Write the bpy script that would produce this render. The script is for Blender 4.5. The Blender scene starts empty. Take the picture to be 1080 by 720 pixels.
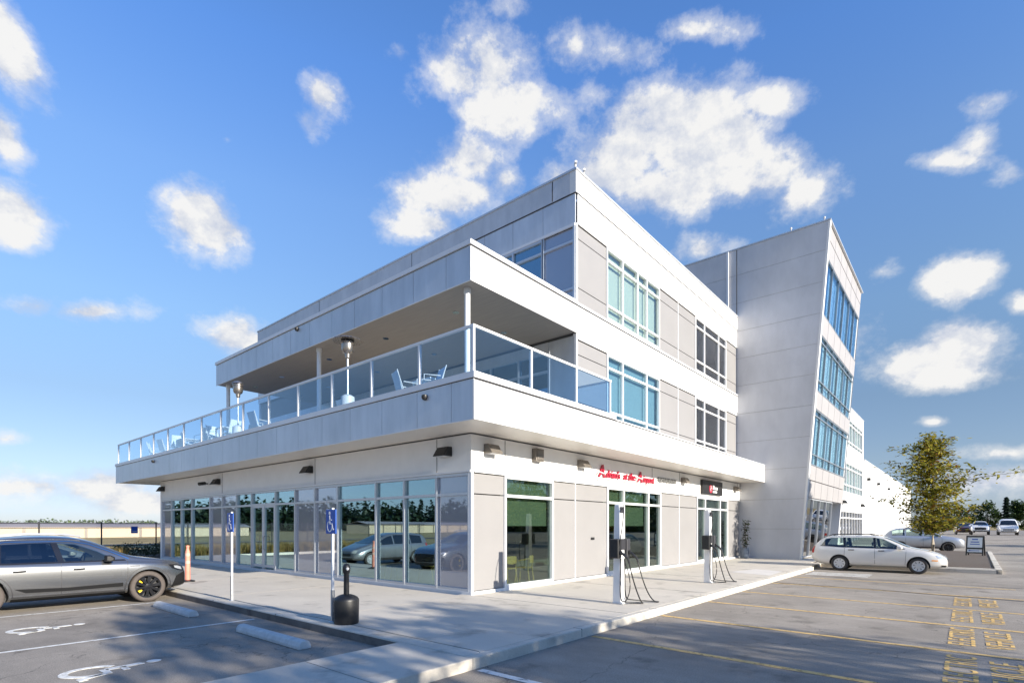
import bpy, bmesh, math, random
from mathutils import Vector, Matrix, Euler
from mathutils.bvhtree import BVHTree
random.seed(7)
SC = bpy.context.scene
COL = SC.collection
R = math.radians
# ------------------------------------------------------------------ camera
YAW = 40.237
FPX = 564.432
CAMP = Vector((-9.404, -9.276, 1.85))
cd = bpy.data.cameras.new('camera')
cd.sensor_fit = 'HORIZONTAL'; cd.sensor_width = 36.0
cd.lens = FPX / 1080 * 36.0
cd.shift_y = (554.35 - 360) / 1080
cd.clip_start = 0.05; cd.clip_end = 6000
cam = bpy.data.objects.new('camera', cd); COL.objects.link(cam)
cam.location = CAMP; cam.rotation_euler = (R(90), 0, R(YAW - 90))
SC.camera = cam
FWD = Vector((math.cos(R(YAW)), math.sin(R(YAW)), 0))
RGT = Vector((math.sin(R(YAW)), -math.cos(R(YAW)), 0))
def pdir(x, y):            # a direction in the sky seen at photo pixel x, y (used for cloud bearings only)
    return (FWD + RGT * ((x - 540) / FPX) + Vector((0, 0, 1)) * ((554.35 - y) / FPX)).normalized()
# ------------------------------------------------------------------ light
SUN_EL = 18.4
SUN_AZ = Vector((-0.012, -1, 0)).normalized()
sund = bpy.data.lights.new('sun', 'SUN'); sund.energy = 5.0; sund.angle = R(0.55); sund.color = (1.0, 0.92, 0.79)
sun = bpy.data.objects.new('sun', sund); COL.objects.link(sun)
tosun = (SUN_AZ * math.cos(R(SUN_EL)) + Vector((0, 0, 1)) * math.sin(R(SUN_EL))).normalized()
sun.rotation_euler = tosun.to_track_quat('Z', 'Y').to_euler()
SC.view_settings.view_transform = 'Standard'; SC.view_settings.look = 'None'
SC.view_settings.gamma = 1; SC.view_settings.use_curve_mapping = False
SC.view_settings.exposure = 0.95

def build_world():
    w = bpy.data.worlds.new('World'); SC.world = w; w.use_nodes = True
    nt = w.node_tree; N = nt.nodes; N.clear(); L = nt.links.new
    def nd(t, **k):
        n = N.new(t)
        for a, b in k.items(): setattr(n, a, b)
        return n
    out = nd('ShaderNodeOutputWorld')
    sky = nd('ShaderNodeTexSky', sky_type='NISHITA', sun_disc=False)
    sky.sun_elevation = R(SUN_EL); sky.sun_rotation = R(180); sky.altitude = 0
    sky.air_density = 1.0; sky.dust_density = 0.0; sky.ozone_density = 2.2
    hs = nd('ShaderNodeHueSaturation'); hs.inputs['Saturation'].default_value = 1.12; hs.inputs['Value'].default_value = 1.0
    L(sky.outputs[0], hs.inputs['Color'])
    bg = nd('ShaderNodeBackground'); bg.inputs[1].default_value = 0.13
    tc = nd('ShaderNodeTexCoord')
    g = tc.outputs['Generated']
    # clear, dry air: the sky's own glow near the horizon is weaker and bluer than the model's
    sx_ = nd('ShaderNodeSeparateXYZ'); L(g, sx_.inputs[0])
    rp = nd('ShaderNodeValToRGB'); els = rp.color_ramp.elements
    tab = [(0.0, .25, .32, .62), (.10, .45, .42, .50), (.20, .58, .51, .53), (.33, .86, .77, .76), (.5, 1.02, .97, 1.05), (.64, .88, 1.0, 1.26), (1.0, .7, .85, 1.1)]
    els[0].position = 0.0; els[1].position = 1.0
    for p, *_ in tab[1:-1]: els.new(p)
    for e_, (p, r_, g_, b_) in zip(els, tab): e_.color = (r_, g_, b_, 1)
    L(sx_.outputs['Z'], rp.inputs[0])
    ml = nd('ShaderNodeVectorMath', operation='MULTIPLY'); L(hs.outputs[0], ml.inputs[0]); L(rp.outputs[0], ml.inputs[1])
    L(ml.outputs[0], bg.inputs[0])
    # cumulus, each a soft ellipse of sky that the noise breaks up
    clouds = [(495,70,70,66,1.15),(520,118,62,62,1.1),(500,165,55,50,1.05),(482,205,66,40,1.0),(450,236,44,22,.8),(530,190,34,30,.7),
      (690,128,88,60,1.25),(640,168,74,58,1.15),(745,150,92,58,1.25),(800,180,78,46,1.1),(850,205,46,40,.95),(600,190,50,36,.9),(700,200,80,34,.95),
      (645,58,62,36,.9),(604,50,28,30,.75),(730,32,48,18,.7),(632,100,36,36,.75),(808,112,48,20,.6),(590,118,28,30,.5),
      (4,50,44,76,1.1),(0,140,30,44,1.0),(10,228,52,44,1.1),(214,232,44,44,.92),(336,100,26,30,.8),(322,126,22,24,.6),(40,322,42,18,.7),(95,328,66,17,.85),(250,354,50,26,.9),
      (1003,296,44,28,.95),(990,384,84,28,1.0),(1020,362,56,28,.95),(1078,321,22,12,.7),(1000,170,52,10,.42),(1035,155,20,16,.38),(1068,184,20,12,.42),(1035,110,16,10,.3),
      (742,264,34,18,.6),(905,350,30,24,.45),(55,512,130,26,.7),(10,463,30,8,.45),(150,530,70,16,.6),(1040,505,90,20,.7),(985,445,18,6,.6),(1060,478,50,10,.6),
      (532,8,22,18,.5),(930,286,22,12,.4),(425,55,20,14,.4),(240,148,14,8,.3)]
    prev = None
    for cx, cy, rx, ry, wt in clouds:
        c = pdir(cx, cy); a = pdir(cx + rx, cy) - c; b = pdir(cx, cy - ry) - c
        x = a.normalized(); z = x.cross(b).normalized(); y = z.cross(x)
        m = nd('ShaderNodeMapping', vector_type='TEXTURE')
        m.inputs['Location'].default_value = c
        m.inputs['Rotation'].default_value = Matrix((x, y, z)).transposed().to_euler()
        m.inputs['Scale'].default_value = (a.length, b.length, 0.9)
        L(g, m.inputs['Vector'])
        ln = nd('ShaderNodeVectorMath', operation='LENGTH'); L(m.outputs[0], ln.inputs[0])
        md = nd('ShaderNodeMath', operation='MULTIPLY_ADD'); L(ln.outputs['Value'], md.inputs[0])
        md.inputs[1].default_value = -wt; md.inputs[2].default_value = wt
        if prev is None: prev = md.outputs[0]
        else:
            mx = nd('ShaderNodeMath', operation='SMOOTH_MAX'); mx.inputs[2].default_value = 0.12
            L(prev, mx.inputs[0]); L(md.outputs[0], mx.inputs[1]); prev = mx.outputs[0]
    def fbm(scale, detail, rough, dist, off):
        mp = nd('ShaderNodeMapping'); mp.inputs['Location'].default_value = off; mp.inputs['Scale'].default_value = (1, 1, 1.35); L(g, mp.inputs['Vector'])
        n = nd('ShaderNodeTexNoise'); n.inputs['Scale'].default_value = scale; n.inputs['Detail'].default_value = detail
        n.inputs['Roughness'].default_value = rough; n.inputs['Distortion'].default_value = dist
        L(mp.outputs[0], n.inputs['Vector']); return n.outputs['Fac']
    OFF = (3.1, 1.7, 0.4); UP = (0.02, 0.015, -0.05)
    n1 = fbm(5.6, 15, 0.64, 0.0, OFF); n1b = fbm(5.6, 15, 0.64, 0.0, tuple(p + q for p, q in zip(OFF, UP)))
    m1 = nd('ShaderNodeMath', operation='MULTIPLY_ADD'); L(n1, m1.inputs[0]); m1.inputs[1].default_value = 3.0; m1.inputs[2].default_value = -1.42
    cl = nd('ShaderNodeMath', operation='MINIMUM'); L(prev, cl.inputs[0]); cl.inputs[1].default_value = 0.72
    ad = nd('ShaderNodeMath', operation='ADD'); L(cl.outputs[0], ad.inputs[0]); L(m1.outputs[0], ad.inputs[1])
    def ss(src, lo, hi, top):
        q = nd('ShaderNodeMapRange', interpolation_type='SMOOTHSTEP'); L(src, q.inputs[0])
        q.inputs[1].default_value = lo; q.inputs[2].default_value = hi; q.inputs[3].default_value = 0; q.inputs[4].default_value = top; return q.outputs[0]
    core = ss(ad.outputs[0], 0.22, 0.66, 0.97); veil = ss(ad.outputs[0], 0.02, 0.5, 0.48)
    mr = nd('ShaderNodeMath', operation='MAXIMUM'); L(core, mr.inputs[0]); L(veil, mr.inputs[1])
    df = nd('ShaderNodeMath', operation='SUBTRACT'); L(n1, df.inputs[0]); L(n1b, df.inputs[1])
    fl = nd('ShaderNodeMath', operation='MULTIPLY_ADD'); L(df.outputs[0], fl.inputs[0]); fl.inputs[1].default_value = 3.4; fl.inputs[2].default_value = 0.60
    cr = nd('ShaderNodeValToRGB'); e = cr.color_ramp.elements
    e[0].position = 0.25; e[0].color = (0.37, 0.40, 0.47, 1); e[1].position = 0.72; e[1].color = (0.575, 0.57, 0.56, 1)
    L(fl.outputs[0], cr.inputs[0])
    bc = nd('ShaderNodeBackground'); bc.inputs[1].default_value = 0.84; L(cr.outputs[0], bc.inputs[0])
    mix = nd('ShaderNodeMixShader'); L(mr.outputs[0], mix.inputs[0]); L(bg.outputs[0], mix.inputs[1]); L(bc.outputs[0], mix.inputs[2])
    L(mix.outputs[0], out.inputs[0])
build_world()

# ------------------------------------------------------------------ materials
def mat(name, col, rough=0.6, metal=0.0, var=0.0, scale=4.0, bump=0.0, bscale=60.0, coat=0.0, trans=0.0, spec=0.5, stretch=(1, 1, 1), var2=0.0, scale2=0.6):
    m = bpy.data.materials.new(name); m.use_nodes = True
    nt = m.node_tree; b = nt.nodes['Principled BSDF']; L = nt.links.new
    b.inputs['Base Color'].default_value = (*col, 1); b.inputs['Roughness'].default_value = rough
    b.inputs['Metallic'].default_value = metal; b.inputs['Specular IOR Level'].default_value = spec
    if coat: b.inputs['Coat Weight'].default_value = coat; b.inputs['Coat Roughness'].default_value = 0.03
    if var or bump:
        tc = nt.nodes.new('ShaderNodeTexCoord'); mp = nt.nodes.new('ShaderNodeMapping'); mp.inputs['Scale'].default_value = stretch
        L(tc.outputs['Object'], mp.inputs['Vector'])
    if var:
        n = nt.nodes.new('ShaderNodeTexNoise'); n.inputs['Scale'].default_value = scale; n.inputs['Detail'].default_value = 8; n.inputs['Roughness'].default_value = 0.62
        L(mp.outputs[0], n.inputs['Vector'])
        r = nt.nodes.new('ShaderNodeValToRGB'); e = r.color_ramp.elements
        e[0].position = 0.32; e[1].position = 0.68
        e[0].color = (*[c * (1 - var) for c in col], 1); e[1].color = (*[min(1, c * (1 + var)) for c in col], 1)
        L(n.outputs['Fac'], r.inputs[0]); src = r.outputs[0]
        if var2:
            n2 = nt.nodes.new('ShaderNodeTexNoise'); n2.inputs['Scale'].default_value = scale2; n2.inputs['Detail'].default_value = 5
            L(tc.outputs['Object'], n2.inputs['Vector'])
            mr = nt.nodes.new('ShaderNodeMapRange'); mr.inputs[1].default_value = 0.3; mr.inputs[2].default_value = 0.7
            mr.inputs[3].default_value = 1 - var2; mr.inputs[4].default_value = 1 + var2; L(n2.outputs['Fac'], mr.inputs[0])
            vm = nt.nodes.new('ShaderNodeVectorMath'); vm.operation = 'SCALE'; L(src, vm.inputs[0]); L(mr.outputs[0], vm.inputs['Scale']); src = vm.outputs[0]
        L(src, b.inputs['Base Color'])
        rr = nt.nodes.new('ShaderNodeMapRange'); rr.inputs[3].default_value = max(0.02, rough - 0.12); rr.inputs[4].default_value = min(1, rough + 0.1)
        L(n.outputs['Fac'], rr.inputs[0]); L(rr.outputs[0], b.inputs['Roughness'])
    if bump:
        nb = nt.nodes.new('ShaderNodeTexNoise'); nb.inputs['Scale'].default_value = bscale; nb.inputs['Detail'].default_value = 5
        L(mp.outputs[0], nb.inputs['Vector'])
        bp = nt.nodes.new('ShaderNodeBump'); bp.inputs['Strength'].default_value = bump; bp.inputs['Distance'].default_value = 0.01
        L(nb.outputs['Fac'], bp.inputs['Height']); L(bp.outputs[0], b.inputs['Normal'])
    if trans:
        t = nt.nodes.new('ShaderNodeBsdfTranslucent'); t.inputs[0].default_value = (*col, 1)
        mx = nt.nodes.new('ShaderNodeMixShader'); mx.inputs[0].default_value = trans
        L(b.outputs[0], mx.inputs[1]); L(t.outputs[0], mx.inputs[2]); L(mx.outputs[0], nt.nodes['Material Output'].inputs[0])
    return m
def glass(name, tint, base=0.06, gcol=(1, 1, 1), wav=0.0, p=4.0):
    m = bpy.data.materials.new(name); m.use_nodes = True
    nt = m.node_tree; N = nt.nodes; L = nt.links.new; N.remove(N['Principled BSDF'])
    lw = N.new('ShaderNodeLayerWeight'); lw.inputs[0].default_value = 0.5
    pw = N.new('ShaderNodeMath'); pw.operation = 'POWER'; pw.inputs[1].default_value = p; L(lw.outputs['Facing'], pw.inputs[0])
    ma = N.new('ShaderNodeMath'); ma.operation = 'MULTIPLY_ADD'; ma.inputs[1].default_value = 1 - base; ma.inputs[2].default_value = base; L(pw.outputs[0], ma.inputs[0])
    t = N.new('ShaderNodeBsdfTransparent'); t.inputs[0].default_value = (*tint, 1)
    g = N.new('ShaderNodeBsdfGlossy'); g.inputs['Roughness'].default_value = 0.0; g.inputs[0].default_value = (*gcol, 1)
    if wav:
        tc = N.new('ShaderNodeTexCoord'); n = N.new('ShaderNodeTexNoise'); n.inputs['Scale'].default_value = 0.7; n.inputs['Detail'].default_value = 1
        L(tc.outputs['Object'], n.inputs['Vector'])
        b = N.new('ShaderNodeBump'); b.inputs['Strength'].default_value = wav; b.inputs['Distance'].default_value = 0.02
        L(n.outputs['Fac'], b.inputs['Height']); L(b.outputs[0], g.inputs['Normal'])
    mx = N.new('ShaderNodeMixShader'); L(ma.outputs[0], mx.inputs[0]); L(t.outputs[0], mx.inputs[1]); L(g.outputs[0], mx.inputs[2])
    L(mx.outputs[0], N['Material Output'].inputs[0]); return m
M = {}
M['white'] = mat('white_panel', (0.70, 0.69, 0.67), 0.5, var=0.025, scale=1.5, bump=0.05, bscale=90)
M['stucco'] = mat('white_stucco', (0.80, 0.79, 0.77), 0.8, var=0.03, scale=2.2, bump=0.12, bscale=140)
M['frame'] = mat('white_aluminium', (0.74, 0.74, 0.74), 0.38, var=0.02, scale=3)
M['darkframe'] = mat('grey_anodised_mullion', (0.24, 0.27, 0.31), 0.35, 0.3)
M['silverframe'] = mat('silver_aluminium', (0.55, 0.57, 0.60), 0.35, 0.35, var=0.03, scale=3)
M['fascia'] = mat('silver_composite_panel', (0.57, 0.585, 0.61), 0.34, 0.25, var=0.09, scale=2.6, stretch=(1, 1, 0.22), bump=0.06, bscale=3, var2=0.08, scale2=0.45)
M['parapet'] = mat('pale_grey_metal_panel', (0.54, 0.55, 0.57), 0.42, 0.1, var=0.10, scale=2.2, stretch=(1, 1, 0.4))
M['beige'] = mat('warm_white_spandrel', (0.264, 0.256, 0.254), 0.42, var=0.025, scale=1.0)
M['spandrel'] = mat('grey_spandrel_glass', (0.24, 0.25, 0.29), 0.3)
_nt = M['spandrel'].node_tree; _g = _nt.nodes.new('ShaderNodeBsdfGlossy'); _g.inputs['Roughness'].default_value = .02; _g.inputs[0].default_value = (.8, .85, .95, 1)
_l = _nt.nodes.new('ShaderNodeLayerWeight'); _p = _nt.nodes.new('ShaderNodeMath'); _p.operation = 'MULTIPLY_ADD'; _p.inputs[1].default_value = .45; _p.inputs[2].default_value = .12; _nt.links.new(_l.outputs['Facing'], _p.inputs[0])
_m = _nt.nodes.new('ShaderNodeMixShader'); _nt.links.new(_p.outputs[0], _m.inputs[0]); _nt.links.new(_nt.nodes['Principled BSDF'].outputs[0], _m.inputs[1]); _nt.links.new(_g.outputs[0], _m.inputs[2]); _nt.links.new(_m.outputs[0], _nt.nodes['Material Output'].inputs[0])
M['soffit'] = mat('tan_soffit_board', (0.35, 0.315, 0.285), 0.6, var=0.10, scale=2.0, stretch=(8, 0.5, 1), bump=0.1, bscale=12)
M['softmetal'] = mat('white_soffit_metal', (0.72, 0.68, 0.62), 0.38, var=0.03, scale=2)
M['concretewall'] = mat('painted_concrete_wall', (0.53, 0.53, 0.545), 0.62, var=0.09, scale=0.9, bump=0.15, bscale=30, stretch=(1, 1, .45), var2=0.10, scale2=0.28)
M['white2'] = mat('white_painted_wall', (0.68, 0.68, 0.67), 0.7, var=0.03, scale=0.5)
M['dark'] = mat('dark_trim', (0.03, 0.03, 0.035), 0.5)
M['black'] = mat('black_plastic', (0.015, 0.015, 0.016), 0.45, var=0.2, scale=20)
M['bronze'] = mat('weathered_bronze_metal', (0.19, 0.17, 0.15), 0.45, 0.4, var=0.12, scale=8)
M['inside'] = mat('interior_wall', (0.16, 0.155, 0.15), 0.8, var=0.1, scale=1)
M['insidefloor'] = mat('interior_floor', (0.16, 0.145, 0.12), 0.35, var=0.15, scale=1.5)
M['blind'] = mat('pale_roller_blind', (0.40, 0.425, 0.415), 0.8, var=0.02, scale=2)
M['whiteblind'] = mat('white_roller_blind', (0.78, 0.79, 0.78), 0.8, var=0.02, scale=2)
M['greyblind'] = mat('charcoal_roller_blind', (0.10, 0.10, 0.11), 0.8, var=0.02, scale=2)
M['sheer'] = mat('sage_roller_blind', (0.25, 0.285, 0.245), 0.8, var=0.03, scale=2)
M['gl_left'] = glass('storefront_glass', (0.62, 0.70, 0.68), 0.36, (0.66, 0.88, 0.95), 0.02, 3)
M['gl_right'] = glass('shop_glass', (0.62, 0.70, 0.64), 0.11, (0.9, 1, 0.97), 0.02, 4)
M['gl_green'] = glass('pale_green_glass', (0.90, 0.955, 0.935), 0.10, (0.95, 1, 1), 0.015, 4)
M['gl_blue'] = glass('blue_coated_glass', (0.30, 0.42, 0.50), 0.36, (0.62, 0.86, 1.0), 0.02, 3)
M['gl_tower'] = glass('tower_blue_glass', (0.82, 0.925, 0.97), 0.12, (0.8, 0.95, 1.0), 0.02, 4); M['gl_towertop'] = glass('tower_deep_blue_glass', (0.75, 0.87, 0.96), 0.14, (0.62, 0.84, 1.0), 0.02, 4)
M['gl_dark'] = glass('smoked_glass', (0.38, 0.40, 0.41), 0.13, (1, 1, 1), 0.01, 4)
M['gl_teal'] = glass('teal_tinted_glass', (0.71, 0.835, 0.89), 0.10, (0.85, 0.97, 1), 0.015, 4)
M['gl_entry'] = glass('dark_entry_glass', (0.20, 0.22, 0.22), 0.16, (1, 1, 1), 0.02, 4)
M['gl_rail'] = glass('railing_glass', (0.74, 0.85, 0.95), 0.06, (0.9, 0.97, 1), 0.0, 4)
M['asphalt'] = None; M['concrete'] = None
M['steel'] = mat('galvanised_steel', (0.52, 0.53, 0.54), 0.38, 0.7, var=0.12, scale=12)
M['stainless'] = mat('stainless_steel', (0.34, 0.31, 0.285), 0.28, 0.9, var=0.06, scale=10)
M['whitepost'] = mat('white_powder_coat', (0.74, 0.74, 0.74), 0.4, var=0.03, scale=5)
M['blue'] = mat('blue_sign_paint', (0.015, 0.09, 0.42), 0.4, var=0.05, scale=10)
M['signwhite'] = mat('white_sign_paint', (0.75, 0.75, 0.75), 0.45)
M['signgrey'] = mat('grey_sign_paint', (0.55, 0.55, 0.55), 0.45)
M['dullgrey'] = mat('brushed_grey_letters', (.17, .17, .17), .45)
M['red'] = mat('red_sign_acrylic', (0.44, 0.02, 0.05), 0.35)
M['palepink'] = mat('worn_reflective_tape', (0.60, 0.36, 0.29), 0.5)
M['orange'] = mat('faded_orange_plastic', (0.66, 0.24, 0.17), 0.55, var=0.12, scale=5)
M['lotwhite'] = mat('worn_white_road_paint', (0.66, 0.66, 0.63), 0.8, var=0.18, scale=9)
M['lotyellow'] = mat('worn_yellow_road_paint', (0.62, 0.40, 0.13), 0.8, var=0.22, scale=9)
def worn(name, col, lo, hi, sc=7.0):
    m = mat(name, col, 0.85, var=0.15, scale=9); nt = m.node_tree; N = nt.nodes; L = nt.links.new
    tc = N.new('ShaderNodeTexCoord'); n = N.new('ShaderNodeTexNoise'); n.inputs['Scale'].default_value = sc; n.inputs['Detail'].default_value = 9; n.inputs['Roughness'].default_value = .72
    L(tc.outputs['Object'], n.inputs['Vector']); r = N.new('ShaderNodeMapRange'); r.inputs[1].default_value = lo; r.inputs[2].default_value = hi; L(n.outputs['Fac'], r.inputs[0])
    t = N.new('ShaderNodeBsdfTransparent'); mx = N.new('ShaderNodeMixShader'); L(r.outputs[0], mx.inputs[0]); L(N['Principled BSDF'].outputs[0], mx.inputs[1]); L(t.outputs[0], mx.inputs[2]); L(mx.outputs[0], N['Material Output'].inputs[0]); return m
M['lotwhite'] = worn('worn_white_road_paint', (.72, .71, .67), .52, .72); M['lotyellow'] = worn('worn_yellow_road_paint', (.66, .44, .17), .50, .72)
M['letteryellow'] = worn('faded_yellow_lettering', (.72, .47, .16), .52, .76, 6.0)
M['stop'] = mat('cast_concrete_bumper', (0.58, 0.57, 0.55), 0.8, var=0.14, scale=7, bump=0.3, bscale=40)
M['wood'] = mat('blond_wood', (0.62, 0.43, 0.13), 0.4, var=0.12, scale=3, stretch=(1, 1, 8))
M['tabletop'] = mat('table_top', (0.16, 0.10, 0.06), 0.4, var=0.15, scale=4)
M['sling'] = mat('pale_blue_grey_mesh', (0.66, 0.72, 0.76), 0.7, var=0.06, scale=30)
M['tyre'] = mat('tyre_rubber', (0.035, 0.033, 0.032), 0.75, var=0.15, scale=20)
M['tyredusty'] = mat('dusty_tyre_rubber', (0.085, 0.07, 0.062), 0.8, var=0.15, scale=14)
M['rimblack'] = mat('gloss_black_rim', (0.01, 0.01, 0.012), 0.2, coat=0.6)
M['rimsilver'] = mat('silver_wheel_cover', (0.58, 0.59, 0.61), 0.3, 0.5)
M['yellow'] = mat('yellow_caliper', (0.9, 0.62, 0.0), 0.4)
M['chrome'] = mat('bright_chrome', (0.75, 0.75, 0.76), 0.08, 1.0)
M['cargray'] = mat('metallic_grey_car_paint', (0.22, 0.225, 0.235), 0.22, 0.85, coat=1.0)
M['carwhite'] = mat('champagne_white_car_paint', (0.66, 0.645, 0.62), 0.35, 0.15, coat=0.9)
M['cargrey2'] = mat('grey_silver_car_paint', (0.25, 0.26, 0.28), 0.3, 0.6, coat=1.0)
M['carsilver'] = mat('silver_car_paint', (0.42, 0.44, 0.48), 0.3, 0.6, coat=1.0)
M['caroffwhite'] = mat('white_car_paint', (0.76, 0.76, 0.76), 0.35, 0.0, coat=0.9)
M['carred'] = mat('dark_red_car_paint', (0.07, 0.012, 0.018), 0.3, 0.3, coat=0.9)
M['matteblack'] = mat('matte_black_trim', (0.012, 0.012, 0.013), 0.75, spec=0.12)
M['cladding'] = mat('dark_grey_cladding', (0.035, 0.035, 0.04), 0.5)
M['carglass'] = glass('tinted_car_glass', (0.20, 0.22, 0.23), 0.10, (0.9, 0.95, 1), 0, 4)
M['carglassclear'] = glass('clear_car_glass', (0.66, 0.76, 0.72), 0.10, (0.9, 0.95, 1), 0, 4)
M['carinside'] = mat('car_interior', (0.05, 0.05, 0.052), 0.8)
M['lamp'] = mat('headlight_lens', (0.62, 0.64, 0.66), 0.06, 0.5, coat=1.0)
M['amber'] = mat('amber_lens', (0.75, 0.28, 0.03), 0.2, coat=0.8)
M['taillamp'] = mat('red_tail_lens', (0.42, 0.015, 0.01), 0.15, coat=1.0)
M['bark'] = mat('pale_bark', (0.30, 0.26, 0.21), 0.85, var=0.3, scale=9, stretch=(1, 1, 0.3), bump=0.4, bscale=30)
M['darkbark'] = mat('dark_bark', (0.07, 0.055, 0.04), 0.9, var=0.3, scale=4)
def leaf(n, c, t=0.35): return mat(n, c, 0.55, trans=t, spec=0.3)
M['leafA'] = leaf('olive_green_leaf', (0.20, 0.20, 0.028)); M['leafB'] = leaf('yellow_green_leaf', (0.42, 0.36, 0.055))
M['leafC'] = leaf('rust_leaf', (0.22, 0.10, 0.02)); M['leafD'] = leaf('deep_green_leaf', (0.05, 0.068, 0.018))
M['firA'] = leaf('fir_needles', (0.016, 0.034, 0.018), 0.15); M['firB'] = leaf('blue_green_needles', (0.026, 0.045, 0.028), 0.15)
M['farA'] = leaf('tree_green', (0.045, 0.085, 0.02), 0.25); M['farB'] = leaf('tree_green_dark', (0.02, 0.042, 0.014), 0.25); M['farC'] = leaf('tree_green_light', (0.085, 0.12, 0.025), 0.25)
M['distA'] = leaf('hazed_green', (0.10, 0.14, 0.06), 0.2); M['distB'] = leaf('hazed_grey_green', (0.13, 0.16, 0.12), 0.2)  # distance haze is mixed into these paler leaf colours
M['straw'] = leaf('dry_straw', (0.36, 0.25, 0.09), 0.4); M['straw2'] = leaf('green_straw', (0.16, 0.14, 0.05), 0.4)
M['hedge'] = leaf('hedge_leaf', (0.03, 0.045, 0.014), 0.2)
M['mulch'] = mat('bark_mulch', (0.10, 0.075, 0.058), 0.95, var=0.35, scale=14, bump=0.8, bscale=35)
M['hangarwall'] = mat('cream_hangar_cladding', (0.47, 0.385, 0.28), 0.6, var=0.05, scale=0.3)
M['hangarroof'] = mat('galvanised_hangar_roof', (0.27, 0.235, 0.23), 0.5, 0.0, var=0.15, scale=0.12)
M['pot'] = mat('slate_blue_glazed_pot', (0.12, 0.15, 0.20), 0.3, var=0.1, scale=8)
M['canvas'] = mat('rusty_brown_shrub', (0.24, 0.11, 0.06), 0.8)

def ground_mat(name, col, crack, tint_scale, amt, grit=1.0, warm=(1, 1, 1), fine=120.0):
    m = bpy.data.materials.new(name); m.use_nodes = True
    nt = m.node_tree; N = nt.nodes; L = nt.links.new; b = N['Principled BSDF']; b.inputs['Roughness'].default_value = 0.88; b.inputs['Specular IOR Level'].default_value = 0.25
    tc = N.new('ShaderNodeTexCoord'); o = tc.outputs['Object']
    def noise(s, d, r=0.6, st=(1, 1, 1)):
        mp = N.new('ShaderNodeMapping'); mp.inputs['Scale'].default_value = st; L(o, mp.inputs['Vector'])
        n = N.new('ShaderNodeTexNoise'); n.inputs['Scale'].default_value = s; n.inputs['Detail'].default_value = d; n.inputs['Roughness'].default_value = r
        L(mp.outputs[0], n.inputs['Vector']); return n.outputs['Fac']
    def rng(src, a, bb, lo=0.3, hi=0.7):
        r = N.new('ShaderNodeMapRange'); r.inputs[1].default_value = lo; r.inputs[2].default_value = hi; r.inputs[3].default_value = a; r.inputs[4].default_value = bb; L(src, r.inputs[0]); return r.outputs[0]
    def mul(a, bb):
        x = N.new('ShaderNodeMath'); x.operation = 'MULTIPLY'; L(a, x.inputs[0]); L(bb, x.inputs[1]); return x.outputs[0]
    big = rng(noise(tint_scale, 6), 1 - amt, 1 + amt)
    fn = rng(noise(fine, 3, 0.7), 1 - 0.30 * grit, 1 + 0.30 * grit)
    mid = rng(noise(2.6, 7, 0.7, (1, 0.45, 1)), 1 - amt * 0.7, 1 + amt * 0.7)
    v = mul(mul(big, fn), mid)
    spots = rng(noise(1.1, 4, 0.6), 0.66, 1.0, 0.30, 0.42)     # oil and tyre stains
    v = mul(v, spots)
    if crack:
        vo = N.new('ShaderNodeTexVoronoi'); vo.feature = 'DISTANCE_TO_EDGE'; vo.inputs['Scale'].default_value = crack
        mp = N.new('ShaderNodeVectorMath'); mp.operation = 'ADD'; L(o, mp.inputs[0])
        wn = N.new('ShaderNodeTexNoise'); wn.inputs['Scale'].default_value = 1.5; wn.inputs['Detail'].default_value = 4; L(o, wn.inputs['Vector'])
        L(wn.outputs['Color'], mp.inputs[1]); L(mp.outputs[0], vo.inputs['Vector'])
        v = mul(v, rng(vo.outputs['Distance'], 0.55, 1.0, 0.0, 0.004))
    sc = N.new('ShaderNodeVectorMath'); sc.operation = 'SCALE'; sc.inputs[0].default_value = col; L(v, sc.inputs['Scale']); L(sc.outputs[0], b.inputs['Base Color'])
    bp = N.new('ShaderNodeBump'); bp.inputs['Strength'].default_value = 0.35 * grit; bp.inputs['Distance'].default_value = 0.006
    L(noise(fine, 3, 0.7), bp.inputs['Height']); L(bp.outputs[0], b.inputs['Normal'])
    return m
M['asphalt'] = ground_mat('asphalt', (0.288, 0.256, 0.218), 0.30, 0.35, 0.20, 1.15, fine=60)
M['asphaltfar'] = ground_mat('older_asphalt', (0.2, 0.19, 0.18), 0, 0.2, 0.14, 0.8)
M['concrete'] = ground_mat('broom_finished_concrete', (0.545, 0.50, 0.43), 0, 0.7, 0.06, 0.35, fine=110)
M['curbmat'] = ground_mat('kerb_concrete', (0.56, 0.52, 0.45), 0, 1.6, 0.12, 0.5, fine=90)
M['kerbdark'] = ground_mat('dark_kerb_concrete', (0.17, 0.15, 0.135), 0, 2.2, 0.25, 0.6, fine=60)  # darker concrete tone for the lot-side kerb face
M['newconcrete'] = ground_mat('paler_concrete', (0.62, 0.59, 0.55), 0, 0.9, 0.05, 0.3, fine=110)
M['field'] = ground_mat('dry_grass_field', (0.34, 0.26, 0.12), 0, 0.06, 0.28, 0.7, fine=9)
M['seal'] = mat('bitumen_crack_seal', (0.022, 0.022, 0.023), 0.6)
M['joint'] = mat('concrete_joint', (0.13, 0.12, 0.11), 0.9); M['scored'] = mat('scored_joint', (0.27, 0.25, 0.22), 0.9)

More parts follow.
